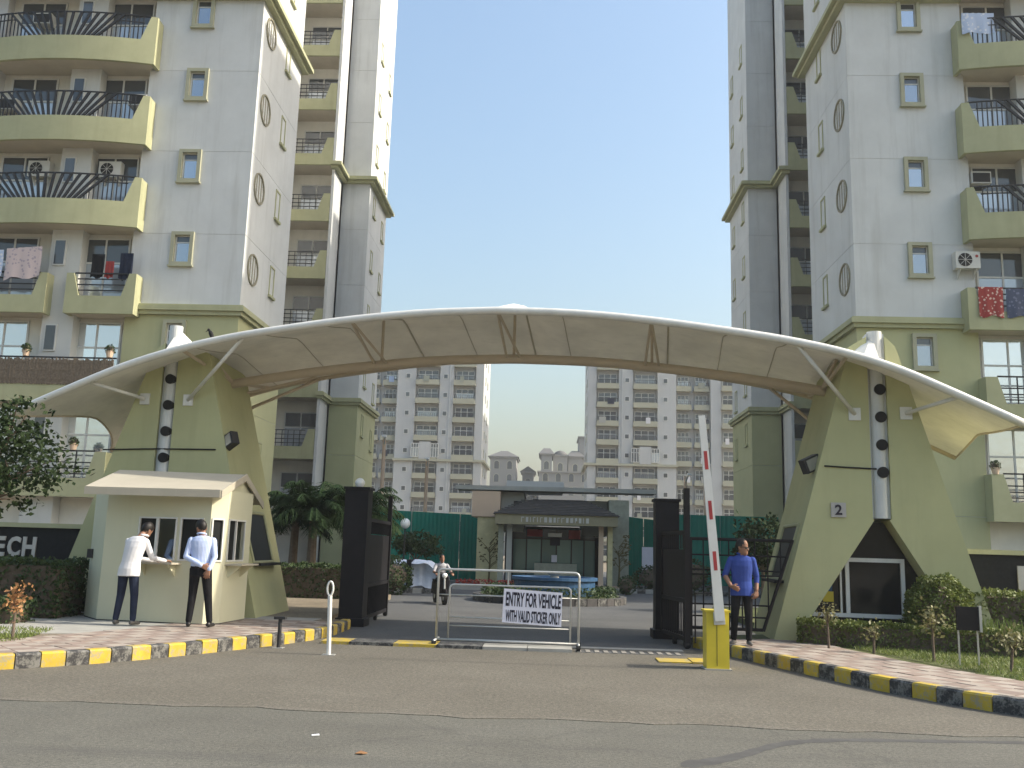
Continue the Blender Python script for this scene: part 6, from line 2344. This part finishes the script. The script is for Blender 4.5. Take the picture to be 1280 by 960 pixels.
def man_riding(B):
    for s_ in (-1, 1):
        B.cone((s_ * .09, 0, .78), .095, (s_ * .16, .40, .74), .072, 'trousers')
        B.cone((s_ * .16, .40, .74), .068, (s_ * .15, .44, .36), .05, 'trousers')
        B.cone((s_ * .15, .42, .31), .04, (s_ * .16, .56, .30), .03, 'shoe')
    B.loft([(.70, 0, 0, .165, .13), (.80, 0, 0, .17, .13), (.88, 0, .01, .155, .115)], 'trousers')
    f = lambda z, rx, ry, k: (z, 0, .06 * k, rx, ry)
    B.loft([f(.80, .17, .125, 0), f(.95, .163, .115, .3), f(1.1, .178, .122, .6), f(1.24, .19, .115, .9), f(1.30, .15, .09, 1), f(1.33, .085, .066, 1)], 'shirt')
    B.cone((0, .07, 1.30), .055, (0, .08, 1.39), .05, 'skin')
    B.head((0, .09, 1.41), .1, -.08)
    for s_ in (-1, 1):
        B.cone((s_ * .19, .06, 1.25), .062, (s_ * .29, .20, 1.04), .05, 'shirt')
        B.cone((s_ * .29, .20, 1.04), .046, (s_ * .27, .46, .99), .034, 'skin')
        B.hand((s_ * .27, .48, .99), (0, 1, -.1), (-s_, 0, 0), (0, 0, -1), 'skin', .8)


make_person('man in white shirt and dark jeans writing at the booth counter, seen from behind', (-6.88, 15.42, .152), radians(-6), .985, man_writing,
            dict(skin=M['skin'], shirt=M['shirt_white'], trousers=M['jeans'], shoe=M['shoe_grey']))
make_person('man in pale blue striped shirt and black trousers, hands clasped behind his back', (-5.70, 15.46, .152), radians(8), 1.01, man_clasped,
            dict(skin=M['skin'], shirt=M['shirt_stripe'], trousers=M['trousers'], shoe=M['shoe']))
make_person('man in a royal blue shirt and sunglasses standing behind the boom barrier', (3.10, 15.45, .152), pi + radians(-4), .965, man_waiting,
            dict(skin=M['skin'], shirt=M['shirt_blue'], trousers=M['trousers'], shoe=M['shoe_grey']), True)
make_person('clerk in a pale blue shirt inside the ticket booth behind the open window', (-6.45, 16.69, .165), pi + radians(12), .97, man_inside,
            dict(skin=M['skin'], shirt=M['shirt_pale'], trousers=M['trousers'], shoe=M['shoe']), voxel=.009)

M['shirt_rider'] = cloth_mat('dull_white_shirt', (0.34, 0.34, 0.36), 0.1)
scx, scy, sca = -3.0, 26.6, pi + .35
TS = Matrix.Translation((scx, scy, 0)) @ Matrix.Rotation(sca, 4, 'Z') @ Matrix.Scale(.87, 4)
sc_ = thing('scooter', (scx, scy, 0), 'dark motor scooter ridden along the drive toward the gate', 'scooter', rz=sca)
for y in (-.58, .62):
    w = MB()
    w.tube([(-.045, y, .24), (.045, y, .24)], .24, 20)
    wo = w.build('wheel', M['rubber'], sc_, TS)
    MB().tube([(-.05, y, .24), (.05, y, .24)], .11, 14).build('rim', M['tube'], wo, TS)
q = MB()
q.prism([(-.13, -.72, .38), (-.13, -.30, .30), (-.13, .0, .28), (-.13, .06, .60), (-.13, -.62, .68)], (0, 0, 0), (.26, 0, 0))
q.build('rear_body', M['gate_black'], sc_, TS)
q = MB()
q.prism([(-.17, .38, .25), (-.17, .46, .25), (-.13, .52, .95), (-.13, .44, .95)], (0, 0, 0), (.30, 0, 0))
q.box(-.14, .14, .0, .40, .24, .29)
q.build('leg_shield', M['gate_black'], sc_, TS)
MB().box(-.12, .12, -.62, .05, .685, .76).build('seat', M['rubber'], sc_, TS)
MB().tube([(-.33, .46, 1.0), (0, .50, .97), (.33, .46, 1.0)], .018, 8).build('handlebar', M['rubber'], sc_, TS)
MB().ball((0, .54, .90), (.09, .05, .08), 10).build('headlight', M['globe'], sc_, TS)
MB().tube([(0, .50, .95), (0, .62, .24)], .03, 8).build('fork', M['tube'], sc_, TS)
q = MB()
q.ball((0, .62, .34), (.07, .28, .16), 10)
q.build('mudguard', M['gate_black'], sc_, TS)
make_person('rider in a white shirt on the scooter beyond the trolley barrier', (scx, scy, .0), sca, .84, man_riding,
            dict(skin=M['skin'], shirt=M['shirt_rider'], trousers=M['trousers'], shoe=M['shoe']), voxel=.010)

# small litter on the road
lt = tag(MB().prism([(-1.9, 7.95, .004), (-1.84, 7.97, .006), (-1.85, 8.0, .010), (-1.91, 7.99, .004)], (0, 0, 0), (0, 0, .004)).build('litter', M['paper'], None), 'tiny white scrap of paper on the asphalt at the lower left', 'litter')
lf = tag(MB().prism([(-1.42, 7.35, .004), (-1.36, 7.33, .010), (-1.33, 7.38, .005), (-1.39, 7.42, .012)], (0, 0, 0), (0, 0, .004)).build('dry_leaf', M['red_leaf'], None), 'dry brown leaf lying on the asphalt at the lower edge', 'leaf')
